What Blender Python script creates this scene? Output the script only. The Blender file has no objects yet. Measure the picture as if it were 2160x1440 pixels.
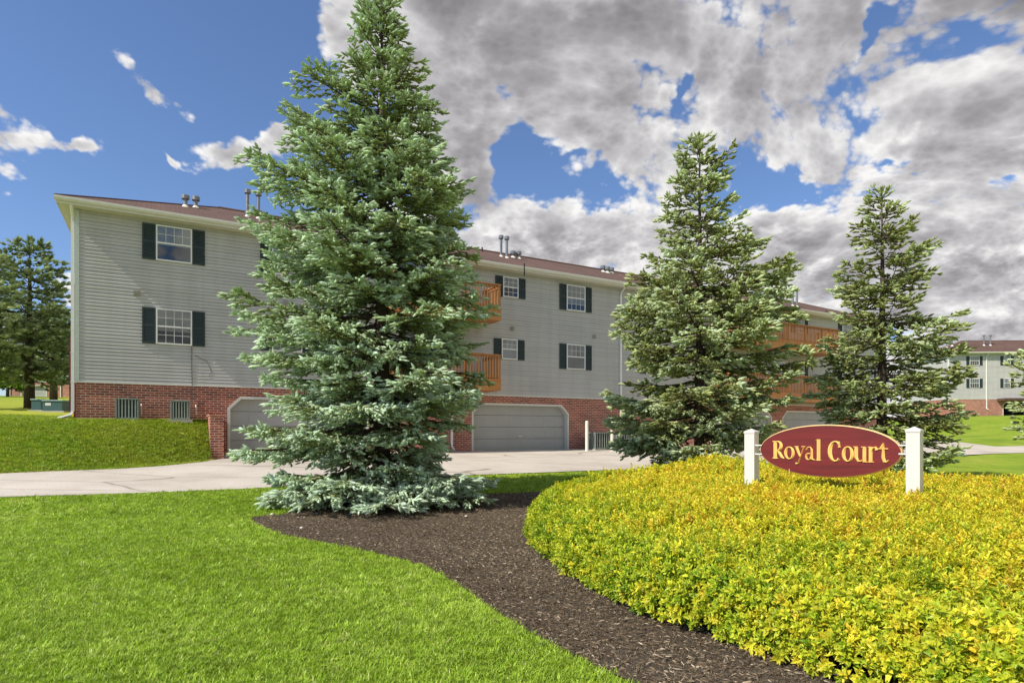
import bpy, math, random
import numpy as np
from mathutils import Vector, Matrix, geometry
random.seed(7)
RNG = np.random.default_rng(11)
SC = bpy.context.scene
COL = SC.collection
F = 1300.0; CX = 1080.0; HY = 910.0; CAMZ = 1.5
R = math.radians

# ------------------------------------------------------------------ basics
def smooth(a, b, x):
    t = np.clip((np.asarray(x, float) - a) / (b - a), 0, 1)
    return t * t * (3 - 2 * t)

WD = np.array([.8705, .4922]); WN = np.array([.4922, -.8705]); C0 = np.array([-14.15, 20.0])
FLOOR = .645
def wall_tn(x, y):
    dx = np.asarray(x, float) - C0[0]; dy = np.asarray(y, float) - C0[1]
    return dx * WD[0] + dy * WD[1], dx * WN[0] + dy * WN[1]
def wobble(x, y, s=1.0, seed=0.0):
    return (np.sin(x * 1.7 * s + 1.3 * np.sin(y * 1.1 * s + seed) + seed) + np.sin(y * 2.1 * s + 1.1 * np.sin(x * .9 * s - seed) + 2.2) +
            .6 * np.sin((x + y) * 3.7 * s + seed * 2) + .5 * np.sin((x - y) * 5.1 * s + 1 + seed)) / 3.1
TW = 3.80
def H(x, y):
    x = np.asarray(x, float); y = np.asarray(y, float)
    t, n = wall_tn(x, y)
    base = np.interp(n, [0, 4.5, 9, 12, 15], [.645, .5, .25, .06, 0.0])
    L = np.interp(t, [-6, 0, TW], [6.0, 5.6, 2.7])
    lawn = .40 + 1.47 * (1 - (.5 * smooth(.2, 1.05, n / L) + .5 * np.clip((n / L - .2) / .84, 0, 1))) + np.clip(-n, 0, 60) * .058
    m = np.where(t < TW, smooth(-.2, 1.2, lawn - base), 0)
    lft = np.where((t < TW) & (n < L), np.maximum(lawn, base), base)
    right = 2.45 * smooth(52, 86, t) * smooth(14, 4, n) + np.clip(t - 90, 0, 60) * .01
    r2 = .22 * smooth(30, 48, t)
    back = np.where(t > TW, 0, 0)
    return lft + right + r2 + back + .012 * wobble(x, y, .5)

def ray(px, py):
    return np.array([(px - CX) / F, 1.0, -(py - HY) / F])
def at(px, py, Y):
    r = ray(px, py); return np.array([r[0] * Y, Y, CAMZ + r[2] * Y])
def G(px, py):
    r = ray(px, py); Y = 2.5; prev = Y
    while Y < 260:
        if CAMZ + r[2] * Y <= float(H(r[0] * Y, Y)):
            lo, hi = prev, Y
            for _ in range(24):
                m = (lo + hi) / 2
                if CAMZ + r[2] * m <= float(H(r[0] * m, m)): hi = m
                else: lo = m
            return (r[0] * hi, hi)
        prev = Y; Y += .1
    return (r[0] * 260, 260)
def inpoly(x, y, poly):
    x = np.asarray(x); y = np.asarray(y); c = np.zeros(x.shape, bool); n = len(poly)
    for i in range(n):
        x1, y1 = poly[i]; x2, y2 = poly[(i + 1) % n]
        cond = ((y1 > y) != (y2 > y))
        with np.errstate(divide='ignore', invalid='ignore'):
            xi = (x2 - x1) * (y - y1) / (y2 - y1 + 1e-12) + x1
        c ^= cond & (x < xi)
    return c
def polydist(x, y, poly):
    d = np.full(np.shape(x), 1e9); n = len(poly)
    for i in range(n):
        a = np.array(poly[i]); b = np.array(poly[(i + 1) % n]); ab = b - a; L2 = ab @ ab + 1e-12
        t = np.clip(((x - a[0]) * ab[0] + (y - a[1]) * ab[1]) / L2, 0, 1)
        d = np.minimum(d, np.hypot(x - a[0] - t * ab[0], y - a[1] - t * ab[1]))
    return d
def spline(pts, k=8):
    """closed Catmull-Rom"""
    out = []; n = len(pts)
    for i in range(n):
        p0, p1, p2, p3 = [np.array(pts[(i + j - 1) % n], float) for j in range(4)]
        for s in range(k):
            t = s / k
            out.append(.5 * ((2 * p1) + (-p0 + p2) * t + (2 * p0 - 5 * p1 + 4 * p2 - p3) * t * t + (-p0 + 3 * p1 - 3 * p2 + p3) * t ** 3))
    return [tuple(p) for p in out]

# ------------------------------------------------------------------ materials
def new_mat(name):
    m = bpy.data.materials.new(name); m.use_nodes = True
    nt = m.node_tree; b = nt.nodes.get('Principled BSDF')
    return m, nt, b
def N(nt, t, **kw):
    n = nt.nodes.new(t)
    for k, v in kw.items():
        if k in n.inputs: n.inputs[k].default_value = v
        else: setattr(n, k, v)
    return n
def L(nt, a, b): nt.links.new(a, b)
def ramp(nt, fac, stops, interp='LINEAR'):
    r = nt.nodes.new('ShaderNodeValToRGB'); r.color_ramp.interpolation = interp
    while len(r.color_ramp.elements) > 1: r.color_ramp.elements.remove(r.color_ramp.elements[-1])
    r.color_ramp.elements[0].position = stops[0][0]; r.color_ramp.elements[0].color = (*stops[0][1], 1)
    for p, c in stops[1:]:
        e = r.color_ramp.elements.new(p); e.color = (*c, 1)
    L(nt, fac, r.inputs[0]); return r
def mth(nt, op, a, b=None, c=None, clamp=False):
    n = nt.nodes.new('ShaderNodeMath'); n.operation = op; n.use_clamp = clamp
    for i, v in enumerate((a, b, c)):
        if v is None: continue
        if isinstance(v, (int, float)): n.inputs[i].default_value = v
        else: L(nt, v, n.inputs[i])
    return n.outputs[0]
def mixc(nt, fac, a, b, mode='MIX'):
    n = nt.nodes.new('ShaderNodeMix'); n.data_type = 'RGBA'; n.blend_type = mode
    if isinstance(fac, (int, float)): n.inputs[0].default_value = fac
    else: L(nt, fac, n.inputs[0])
    for i, v in ((6, a), (7, b)):
        if isinstance(v, tuple): n.inputs[i].default_value = (*v, 1)
        else: L(nt, v, n.inputs[i])
    return n.outputs[2]
def simple(name, col, rough=.6, var=.12, scale=6, bump=.0, metal=0, spec=.4, bscale=None):
    m, nt, b = new_mat(name)
    tc = N(nt, 'ShaderNodeTexCoord')
    nz = N(nt, 'ShaderNodeTexNoise', Scale=scale, Detail=5.0); L(nt, tc.outputs['Object'], nz.inputs['Vector'])
    c = ramp(nt, nz.outputs[0], [(.25, tuple(v * (1 - var) for v in col)), (.75, tuple(min(1, v * (1 + var)) for v in col))])
    L(nt, c.outputs[0], b.inputs['Base Color'])
    b.inputs['Roughness'].default_value = rough; b.inputs['Metallic'].default_value = metal
    b.inputs['Specular IOR Level'].default_value = spec
    if bump:
        n2 = N(nt, 'ShaderNodeTexNoise', Scale=bscale or scale * 6, Detail=4.0); L(nt, tc.outputs['Object'], n2.inputs['Vector'])
        bp = N(nt, 'ShaderNodeBump', Strength=1.0, Distance=bump); L(nt, n2.outputs[0], bp.inputs['Height']); L(nt, bp.outputs[0], b.inputs['Normal'])
    return m

def m_siding():
    m, nt, b = new_mat('vinyl_siding')
    tc = N(nt, 'ShaderNodeTexCoord')
    mp = N(nt, 'ShaderNodeMapping'); mp.inputs['Scale'].default_value = (.25, .25, 1.4); L(nt, tc.outputs['Object'], mp.inputs[0])
    nz = N(nt, 'ShaderNodeTexNoise', Scale=1.5, Detail=6.0); L(nt, mp.outputs[0], nz.inputs['Vector'])
    c = ramp(nt, nz.outputs[0], [(.25, (.47, .46, .44)), (.5, (.52, .51, .485)), (.75, (.55, .54, .515))])
    sp = N(nt, 'ShaderNodeSeparateXYZ'); L(nt, tc.outputs['Object'], sp.inputs[0]); cb = N(nt, 'ShaderNodeCombineXYZ')
    L(nt, mth(nt, 'ADD', sp.outputs[0], sp.outputs[1]), cb.inputs[0]); L(nt, mth(nt, 'SUBTRACT', sp.outputs[2], 2.5), cb.inputs[1])
    br = N(nt, 'ShaderNodeTexBrick', Scale=1.0); L(nt, cb.outputs[0], br.inputs['Vector']); br.offset = .37; br.offset_frequency = 2
    br.inputs['Brick Width'].default_value = 3.66; br.inputs['Row Height'].default_value = .228; br.inputs['Mortar Size'].default_value = .0045
    br.inputs['Color1'].default_value = (1, 1, 1, 1); br.inputs['Color2'].default_value = (.95, .95, .94, 1); br.inputs['Mortar'].default_value = (.72, .72, .70, 1)
    mp2 = N(nt, 'ShaderNodeMapping'); mp2.inputs['Scale'].default_value = (1.6, 1.6, .12); L(nt, tc.outputs['Object'], mp2.inputs[0])
    st = N(nt, 'ShaderNodeTexNoise', Scale=1.8, Detail=5.0); L(nt, mp2.outputs[0], st.inputs['Vector']); sr = ramp(nt, st.outputs[0], [(.3, (.93, .925, .91)), (.6, (1.02, 1.02, 1.02))])
    cc = mixc(nt, 1.0, mixc(nt, 1.0, c.outputs[0], br.outputs[0], 'MULTIPLY'), sr.outputs[0], 'MULTIPLY')
    L(nt, cc, b.inputs['Base Color']); b.inputs['Roughness'].default_value = .5
    return m
def m_brick():
    m, nt, b = new_mat('brick')
    tc = N(nt, 'ShaderNodeTexCoord'); sp = N(nt, 'ShaderNodeSeparateXYZ'); L(nt, tc.outputs['Object'], sp.inputs[0])
    u = mth(nt, 'ADD', sp.outputs[0], sp.outputs[1])
    cb = N(nt, 'ShaderNodeCombineXYZ'); L(nt, u, cb.inputs[0]); L(nt, sp.outputs[2], cb.inputs[1])
    br = N(nt, 'ShaderNodeTexBrick', Scale=1.0); L(nt, cb.outputs[0], br.inputs['Vector'])
    br.inputs['Mortar Size'].default_value = .010; br.inputs['Mortar Smooth'].default_value = .15
    br.inputs['Brick Width'].default_value = .26; br.inputs['Row Height'].default_value = .082; br.inputs['Bias'].default_value = -.1
    br.inputs['Color1'].default_value = (.42, .125, .07, 1); br.inputs['Color2'].default_value = (.18, .05, .034, 1)
    br.inputs['Mortar'].default_value = (.62, .46, .38, 1)
    nz = N(nt, 'ShaderNodeTexNoise', Scale=1.3, Detail=5.0); L(nt, tc.outputs['Object'], nz.inputs['Vector'])
    n2 = N(nt, 'ShaderNodeTexNoise', Scale=60.0, Detail=3.0); L(nt, tc.outputs['Object'], n2.inputs['Vector'])
    v = ramp(nt, nz.outputs[0], [(.3, (.82, .82, .82)), (.7, (1.15, 1.1, 1.05))])
    v2 = ramp(nt, n2.outputs[0], [(.3, (.8, .8, .8)), (.7, (1.15, 1.15, 1.15))])
    c = mixc(nt, 1.0, br.outputs[0], v.outputs[0], 'MULTIPLY'); c = mixc(nt, 1.0, c, v2.outputs[0], 'MULTIPLY')
    L(nt, c, b.inputs['Base Color']); b.inputs['Roughness'].default_value = .9
    h = mth(nt, 'SUBTRACT', mth(nt, 'MULTIPLY', n2.outputs[0], .3), br.outputs['Fac'])
    bp = N(nt, 'ShaderNodeBump', Strength=.7, Distance=.006); L(nt, h, bp.inputs['Height']); L(nt, bp.outputs[0], b.inputs['Normal'])
    return m
def m_shingle():
    m, nt, b = new_mat('asphalt_shingle')
    tc = N(nt, 'ShaderNodeTexCoord'); sp = N(nt, 'ShaderNodeSeparateXYZ'); L(nt, tc.outputs['Object'], sp.inputs[0])
    cb = N(nt, 'ShaderNodeCombineXYZ'); L(nt, sp.outputs[0], cb.inputs[0]); L(nt, mth(nt, 'MULTIPLY', sp.outputs[2], 2.6), cb.inputs[1])
    br = N(nt, 'ShaderNodeTexBrick', Scale=1.0); L(nt, cb.outputs[0], br.inputs['Vector'])
    br.inputs['Brick Width'].default_value = .3; br.inputs['Row Height'].default_value = .14; br.inputs['Mortar Size'].default_value = .008
    br.inputs['Color1'].default_value = (.135, .075, .058, 1); br.inputs['Color2'].default_value = (.10, .055, .043, 1); br.inputs['Mortar'].default_value = (.06, .03, .025, 1)
    nz = N(nt, 'ShaderNodeTexNoise', Scale=.5, Detail=6.0); L(nt, tc.outputs['Object'], nz.inputs['Vector'])
    v = ramp(nt, nz.outputs[0], [(.3, (.85, .85, .85)), (.7, (1.15, 1.15, 1.15))])
    L(nt, mixc(nt, 1.0, br.outputs[0], v.outputs[0], 'MULTIPLY'), b.inputs['Base Color']); b.inputs['Roughness'].default_value = .95
    bp = N(nt, 'ShaderNodeBump', Strength=.5, Distance=.01, invert=True); L(nt, br.outputs['Fac'], bp.inputs['Height']); L(nt, bp.outputs[0], b.inputs['Normal'])
    return m
def m_wood(name, c1, c2, axis=2, rough=.6):
    m, nt, b = new_mat(name)
    tc = N(nt, 'ShaderNodeTexCoord'); mp = N(nt, 'ShaderNodeMapping')
    s = [14, 14, 14]; s[axis] = .9; mp.inputs['Scale'].default_value = s
    L(nt, tc.outputs['Object'], mp.inputs[0])
    nz = N(nt, 'ShaderNodeTexNoise', Scale=1.0, Detail=7.0, Distortion=.6); L(nt, mp.outputs[0], nz.inputs['Vector'])
    c = ramp(nt, nz.outputs[0], [(.3, c1), (.7, c2)]); L(nt, c.outputs[0], b.inputs['Base Color']); b.inputs['Roughness'].default_value = rough
    bp = N(nt, 'ShaderNodeBump', Strength=.5, Distance=.003); L(nt, nz.outputs[0], bp.inputs['Height']); L(nt, bp.outputs[0], b.inputs['Normal'])
    return m
def m_grass_ground():
    m, nt, b = new_mat('lawn_ground')
    tc = N(nt, 'ShaderNodeTexCoord')
    n1 = N(nt, 'ShaderNodeTexNoise', Scale=.35, Detail=6.0, Roughness=.6); L(nt, tc.outputs['Object'], n1.inputs['Vector'])
    n2 = N(nt, 'ShaderNodeTexNoise', Scale=14.0, Detail=8.0, Roughness=.75); L(nt, tc.outputs['Object'], n2.inputs['Vector'])
    n3 = N(nt, 'ShaderNodeTexNoise', Scale=2.2, Detail=5.0, Roughness=.6); L(nt, tc.outputs['Object'], n3.inputs['Vector'])
    n2.inputs['Scale'].default_value = 22.0
    c1 = ramp(nt, n1.outputs[0], [(.3, (.14, .23, .02)), (.5, (.21, .30, .026)), (.72, (.29, .33, .05))])
    c2 = ramp(nt, n2.outputs[0], [(.3, (.68, .68, .62)), (.68, (1.28, 1.25, 1.15))])
    c3 = ramp(nt, n3.outputs[0], [(.3, (.8, .84, .8)), (.7, (1.15, 1.12, 1.1))])
    dr = N(nt, 'ShaderNodeAttribute', attribute_name='dry'); so = N(nt, 'ShaderNodeAttribute', attribute_name='soil'); c1m = mixc(nt, so.outputs['Fac'], mixc(nt, dr.outputs['Fac'], c1.outputs[0], (.34, .37, .045)), (.30, .21, .12))
    c = mixc(nt, 1.0, c1m, c2.outputs[0], 'MULTIPLY'); c = mixc(nt, 1.0, c, c3.outputs[0], 'MULTIPLY')
    L(nt, c, b.inputs['Base Color']); b.inputs['Roughness'].default_value = .9; b.inputs['Specular IOR Level'].default_value = .15
    bp = N(nt, 'ShaderNodeBump', Strength=.8, Distance=.02); L(nt, n2.outputs[0], bp.inputs['Height']); L(nt, bp.outputs[0], b.inputs['Normal'])
    return m
def m_road():
    m, nt, b = new_mat('old_asphalt')
    tc = N(nt, 'ShaderNodeTexCoord')
    n1 = N(nt, 'ShaderNodeTexNoise', Scale=.5, Detail=7.0, Roughness=.6); L(nt, tc.outputs['Object'], n1.inputs['Vector'])
    n2 = N(nt, 'ShaderNodeTexNoise', Scale=45.0, Detail=4.0, Roughness=.7); L(nt, tc.outputs['Object'], n2.inputs['Vector'])
    c1 = ramp(nt, n1.outputs[0], [(.28, (.39, .345, .30)), (.5, (.50, .45, .395)), (.72, (.58, .53, .465))])
    c2 = ramp(nt, n2.outputs[0], [(.3, (.72, .72, .72)), (.7, (1.2, 1.2, 1.2))])
    # sealed cracks: thin dark cells, stretched along the lane
    mp = N(nt, 'ShaderNodeMapping'); mp.inputs['Rotation'].default_value = (0, 0, -R(29.5)); mp.inputs['Scale'].default_value = (.10, .42, 1); L(nt, tc.outputs['Object'], mp.inputs[0])
    nw = N(nt, 'ShaderNodeTexNoise', Scale=1.5, Detail=5.0); L(nt, mp.outputs[0], nw.inputs['Vector'])
    mv = mixc(nt, .12, mp.outputs[0], nw.outputs['Color'])
    vo = N(nt, 'ShaderNodeTexVoronoi', feature='DISTANCE_TO_EDGE', Scale=1.0); L(nt, mv, vo.inputs['Vector'])
    ck = ramp(nt, vo.outputs['Distance'], [(.0, (.50, .48, .46)), (.004, (.62, .60, .58)), (.008, (.95, .95, .95)), (.05, (1, 1, 1))])
    c = mixc(nt, 1.0, c1.outputs[0], c2.outputs[0], 'MULTIPLY'); c = mixc(nt, 1.0, c, ck.outputs[0], 'MULTIPLY')
    L(nt, c, b.inputs['Base Color']); b.inputs['Roughness'].default_value = .92
    bp = N(nt, 'ShaderNodeBump', Strength=.6, Distance=.008); L(nt, n2.outputs[0], bp.inputs['Height']); L(nt, bp.outputs[0], b.inputs['Normal'])
    return m
def m_mulch():
    m, nt, b = new_mat('bark_mulch')
    tc = N(nt, 'ShaderNodeTexCoord')
    n1 = N(nt, 'ShaderNodeTexNoise', Scale=1.2, Detail=4.0); L(nt, tc.outputs['Object'], n1.inputs['Vector'])
    n2 = N(nt, 'ShaderNodeTexNoise', Scale=55.0, Detail=6.0, Roughness=.7, Distortion=.8); L(nt, tc.outputs['Object'], n2.inputs['Vector'])
    c1 = ramp(nt, n2.outputs[0], [(.3, (.04, .029, .019)), (.5, (.10, .077, .053)), (.72, (.25, .20, .145))])
    c2 = ramp(nt, n1.outputs[0], [(.3, (.8, .8, .8)), (.7, (1.2, 1.15, 1.1))])
    L(nt, mixc(nt, 1.0, c1.outputs[0], c2.outputs[0], 'MULTIPLY'), b.inputs['Base Color']); b.inputs['Roughness'].default_value = .95
    bp = N(nt, 'ShaderNodeBump', Strength=1.0, Distance=.03); L(nt, n2.outputs[0], bp.inputs['Height']); L(nt, bp.outputs[0], b.inputs['Normal'])
    return m
def m_leaf(name, stops, rnd_amt=.35, transl=.3, rough=.55, spec=.3, thue=(1.1, 1.15, .6)):
    """colour from the per-leaf attribute 'tint', brightness variation from 'rnd'"""
    m, nt, b = new_mat(name)
    a = N(nt, 'ShaderNodeAttribute', attribute_name='tint'); r_ = N(nt, 'ShaderNodeAttribute', attribute_name='rnd')
    c = ramp(nt, a.outputs['Fac'], stops)
    v = ramp(nt, r_.outputs['Fac'], [(0, (1 - rnd_amt,) * 3), (1, (1 + rnd_amt,) * 3)])
    cc = mixc(nt, 1.0, c.outputs[0], v.outputs[0], 'MULTIPLY')
    L(nt, cc, b.inputs['Base Color']); b.inputs['Roughness'].default_value = rough; b.inputs['Specular IOR Level'].default_value = spec
    tr = N(nt, 'ShaderNodeBsdfTranslucent'); L(nt, mixc(nt, 1.0, cc, thue, 'MULTIPLY'), tr.inputs[0])
    mx = N(nt, 'ShaderNodeMixShader'); mx.inputs[0].default_value = transl
    L(nt, b.outputs[0], mx.inputs[1]); L(nt, tr.outputs[0], mx.inputs[2]); L(nt, mx.outputs[0], nt.nodes['Material Output'].inputs[0])
    return m
def m_glass():
    m, nt, b = new_mat('window_glass')
    g = N(nt, 'ShaderNodeBsdfGlossy', Roughness=.02); g.inputs[0].default_value = (.9, .93, .95, 1)
    t = N(nt, 'ShaderNodeBsdfTransparent'); t.inputs[0].default_value = (.78, .8, .8, 1)
    fr = N(nt, 'ShaderNodeFresnel', IOR=1.6)
    mx = N(nt, 'ShaderNodeMixShader'); L(nt, mth(nt, 'ADD', fr.outputs[0], .05), mx.inputs[0]); L(nt, t.outputs[0], mx.inputs[1]); L(nt, g.outputs[0], mx.inputs[2])
    L(nt, mx.outputs[0], nt.nodes['Material Output'].inputs[0])
    return m
def m_blind():
    m, nt, b = new_mat('window_blind')
    tc = N(nt, 'ShaderNodeTexCoord'); sp = N(nt, 'ShaderNodeSeparateXYZ'); L(nt, tc.outputs['Object'], sp.inputs[0])
    f = mth(nt, 'FRACT', mth(nt, 'MULTIPLY', sp.outputs[2], 20.0))
    c = ramp(nt, f, [(0, (.22, .22, .21)), (.25, (.5, .5, .48)), (1, (.62, .62, .6))])
    L(nt, c.outputs[0], b.inputs['Base Color']); b.inputs['Roughness'].default_value = .6
    return m
M = dict(
    siding=m_siding(), brick=m_brick(), shingle=m_shingle(), glass=m_glass(), blind=m_blind(),
    trim=simple('cream_trim', (.66, .645, .57), .5, .05), soffit=simple('soffit_cream', (.60, .58, .51), .6, .05),
    white=simple('white_vinyl', (.80, .79, .76), .35, .04, 3), corner=simple('corner_trim', (.50, .55, .50), .5, .05),
    shutter=simple('shutter_green', (.024, .042, .042), .5, .12, 3), garage=simple('garage_door', (.41, .41, .385), .5, .05, 1.2),
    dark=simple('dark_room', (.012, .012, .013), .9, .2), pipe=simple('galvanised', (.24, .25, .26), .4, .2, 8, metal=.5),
    black=simple('black_metal', (.012, .012, .012), .4, .1), door=simple('white_door', (.7, .7, .68), .4, .05),
    wood=m_wood('deck_wood', (.33, .135, .04), (.52, .25, .085)), woodx=m_wood('deck_fascia', (.42, .17, .05), (.58, .27, .08), 0),
    acg=simple('condenser_paint', (.20, .235, .20), .5, .1, 4), acdark=simple('condenser_coil', (.035, .045, .04), .6, .3, 30),
    acf=simple('condenser_fin', (.33, .37, .32), .5, .1), concrete=simple('concrete', (.45, .42, .36), .9, .15, 3, .004),
    teal=simple('utility_green', (.05, .105, .105), .45, .08), tealtop=simple('utility_lid', (.17, .26, .25), .4, .08),
    burg=simple('burgundy_board', (.19, .028, .03), .6, .15, 2), bark=simple('bark', (.085, .06, .045), .95, .35, 9, .02, bscale=30),
    label=simple('paper_label', (.6, .6, .58), .6, .03), pvc=simple('pvc_white', (.74, .71, .62), .45, .06),
    cable=simple('cable_dark', (.10, .09, .08), .6, .1), vent=simple('wall_vent', (.33, .31, .26), .6, .1),
    signred=m_wood('sign_red', (.095, .006, .007), (.18, .012, .012), 0, .5), gold=simple('sign_gold', (.92, .58, .17), .35, .12, 20, metal=.0, spec=.6),
    rim=simple('sign_rim', (.78, .52, .24), .4, .08), stone=simple('stone', (.6, .55, .48), .9, .2, 20),
    road=m_road(), lawn=m_grass_ground(), mulch=m_mulch(), cap=simple('post_vinyl', (.66, .63, .60), .35, .03, 3),
)
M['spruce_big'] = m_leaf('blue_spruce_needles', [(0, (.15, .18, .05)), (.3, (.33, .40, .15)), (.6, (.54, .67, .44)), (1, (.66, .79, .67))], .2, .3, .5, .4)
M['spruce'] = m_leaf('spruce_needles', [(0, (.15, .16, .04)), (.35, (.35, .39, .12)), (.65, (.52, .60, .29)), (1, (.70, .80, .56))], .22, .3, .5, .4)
M['pine'] = m_leaf('pine_needles', [(0, (.12, .17, .06)), (.5, (.29, .37, .15)), (1, (.46, .54, .32))], .35, .3)
M['decid'] = m_leaf('broad_leaf', [(0, (.08, .16, .02)), (1, (.22, .33, .05))], .3, .3)
M['spirea'] = m_leaf('golden_leaf', [(0, (.17, .30, .015)), (.25, (.44, .53, .03)), (.5, (.72, .66, .045)), (.8, (.76, .54, .045)), (1, (.68, .36, .05))], .33, .33, .45, .35, (1.05, 1.05, .6))
M['grassb'] = m_leaf('grass_blade', [(0, (.38, .43, .05)), (.12, (.31, .38, .035)), (.28, (.20, .34, .02)), (.5, (.30, .44, .035)), (.85, (.47, .61, .09)), (1, (.64, .64, .28))], .42, .32, .45, .35)
M['chip'] = m_leaf('mulch_chip', [(0, (.045, .034, .022)), (.45, (.125, .09, .056)), (.8, (.27, .205, .135)), (1, (.48, .40, .29))], .3, .0, .95, .1)
M['hedge_inner'] = simple('hedge_inner_shade', (.035, .035, .015), .95, .4, 20, .03)  # near-black tone standing in for shade in the gaps between hedge leaves

# ------------------------------------------------------------------ mesh helpers
class MB:
    def __init__(s): s.v = []; s.f = []; s.mi = []
    def add(s, vs, fs, mi=0):
        o = len(s.v); s.v.extend([tuple(map(float, p)) for p in vs]); s.f.extend([tuple(i + o for i in f) for f in fs]); s.mi.extend([mi] * len(fs))
    def box(s, x0, x1, y0, y1, z0, z1, mi=0):
        s.add([(x0, y0, z0), (x1, y0, z0), (x1, y1, z0), (x0, y1, z0), (x0, y0, z1), (x1, y0, z1), (x1, y1, z1), (x0, y1, z1)],
              [(0, 3, 2, 1), (4, 5, 6, 7), (0, 1, 5, 4), (1, 2, 6, 5), (2, 3, 7, 6), (3, 0, 4, 7)], mi)
    def tube(s, pts, rad, n=8, mi=0, cap=True):
        pts = [Vector(p) for p in pts]; rings = []
        rad = [float(q) for q in rad] if isinstance(rad, (list, tuple)) else [rad] * len(pts)
        for i, p in enumerate(pts):
            d = (pts[min(i + 1, len(pts) - 1)] - pts[max(i - 1, 0)]).normalized()
            a = d.cross(Vector((0, 0, 1)));
            if a.length < .05: a = d.cross(Vector((0, 1, 0)))
            a.normalize(); b = d.cross(a)
            rings.append([p + rad[i] * (math.cos(2 * math.pi * k / n) * a + math.sin(2 * math.pi * k / n) * b) for k in range(n)])
        vs = [v for r_ in rings for v in r_]; fs = []
        for i in range(len(pts) - 1):
            for k in range(n):
                fs.append((i * n + k, i * n + (k + 1) % n, (i + 1) * n + (k + 1) % n, (i + 1) * n + k))
        if cap: fs.append(tuple(range(n))[::-1]); fs.append(tuple((len(pts) - 1) * n + k for k in range(n)))
        s.add(vs, fs, mi)
    def prism(s, poly, y0, y1, mi=0):
        n = len(poly)
        vs = [(x, y0, z) for x, z in poly] + [(x, y1, z) for x, z in poly]
        s.add(vs, [tuple(range(n)), tuple(range(2 * n - 1, n - 1, -1))] + [(i, i + n, (i + 1) % n + n, (i + 1) % n) for i in range(n)], mi)
    def build(s, name, mats, parent=None, smooth_=False, bevel=0, loc=None):
        me = bpy.data.meshes.new(name); me.from_pydata(s.v, [], s.f); me.update()
        for m in (mats if isinstance(mats, (list, tuple)) else [mats]): me.materials.append(m)
        if any(s.mi): me.polygons.foreach_set('material_index', s.mi)
        if smooth_: me.polygons.foreach_set('use_smooth', [True] * len(s.f))
        o = bpy.data.objects.new(name, me); COL.objects.link(o)
        if parent: o.parent = parent
        if loc is not None: o.location = loc
        if bevel:
            md = o.modifiers.new('b', 'BEVEL'); md.width = bevel; md.segments = 2; md.limit_method = 'ANGLE'; md.angle_limit = R(40)
        return o
def np_mesh(name, verts, nper, mat, parent=None, attrs=None, faces=None):
    """verts (n,3); faces: consecutive groups of nper verts, or explicit (m,nper)"""
    me = bpy.data.meshes.new(name); nv = len(verts)
    idx = np.arange(nv, dtype=np.int32) if faces is None else np.asarray(faces, np.int32).ravel()
    nf = len(idx) // nper
    me.vertices.add(nv); me.vertices.foreach_set('co', np.asarray(verts, np.float32).ravel())
    me.loops.add(len(idx)); me.loops.foreach_set('vertex_index', idx)
    me.polygons.add(nf); me.polygons.foreach_set('loop_start', np.arange(nf, dtype=np.int32) * nper)
    try: me.polygons.foreach_set('loop_total', np.full(nf, nper, np.int32))
    except Exception: pass
    me.update(calc_edges=True)
    for k, a in (attrs or {}).items():
        at_ = me.attributes.new(k, 'FLOAT', 'POINT'); at_.data.foreach_set('value', np.asarray(a, np.float32))
    me.materials.append(mat)
    o = bpy.data.objects.new(name, me); COL.objects.link(o)
    if parent: o.parent = parent
    return o
def tag(o, label=None, cat=None, group=None, kind=None):
    for k, v in (('label', label), ('category', cat), ('group', group), ('kind', kind)):
        if v: o[k] = v
    return o
def empty(name, loc, rz=0):
    o = bpy.data.objects.new(name, None); COL.objects.link(o); o.location = loc; o.rotation_euler = (0, 0, rz); o.empty_display_size = .3
    return o
def copy_tree(o, parent=None):
    c = o.copy(); COL.objects.link(c)
    if parent: c.parent = parent
    for ch in [x for x in o.children]: copy_tree(ch, c)
    return c

# ------------------------------------------------------------------ ground, road, bed
def axis(parts):
    out = []
    for a, b, s in parts: out += list(np.arange(a, b, s))
    out.append(parts[-1][1]); return np.array(out)
xs = axis([(-320, -60, 10), (-60, -22, 1.2), (-22, 14, .25), (14, 40, .8), (40, 100, 2.0), (100, 320, 12)])
ys = axis([(-40, -2, 4), (-2, 28, .25), (28, 60, .8), (60, 110, 2.2), (110, 420, 14)])
gx, gy = np.meshgrid(xs, ys); gz = H(gx, gy)
nx, ny = len(xs), len(ys)
ii = (np.arange(ny - 1)[:, None] * nx + np.arange(nx - 1)[None, :]).ravel()
_t, _n = wall_tn(gx, gy); dryv = smooth(8.5, 4.5, _n) * smooth(TW + 3, TW - .5, _t) * smooth(-14, -4, _t) * np.clip(.75 + .5 * wobble(gx, gy, .8, 3), 0, 1)
gr = np_mesh('ground', np.stack([gx.ravel(), gy.ravel(), gz.ravel()], 1), 4, M['lawn'], None, {'dry': dryv.ravel(), 'soil': np.zeros(gx.size)}, faces=np.stack([ii, ii + 1, ii + 1 + nx, ii + nx], 1))
gr.data.polygons.foreach_set('use_smooth', [True] * len(gr.data.polygons)); tag(gr, kind='structure')

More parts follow.
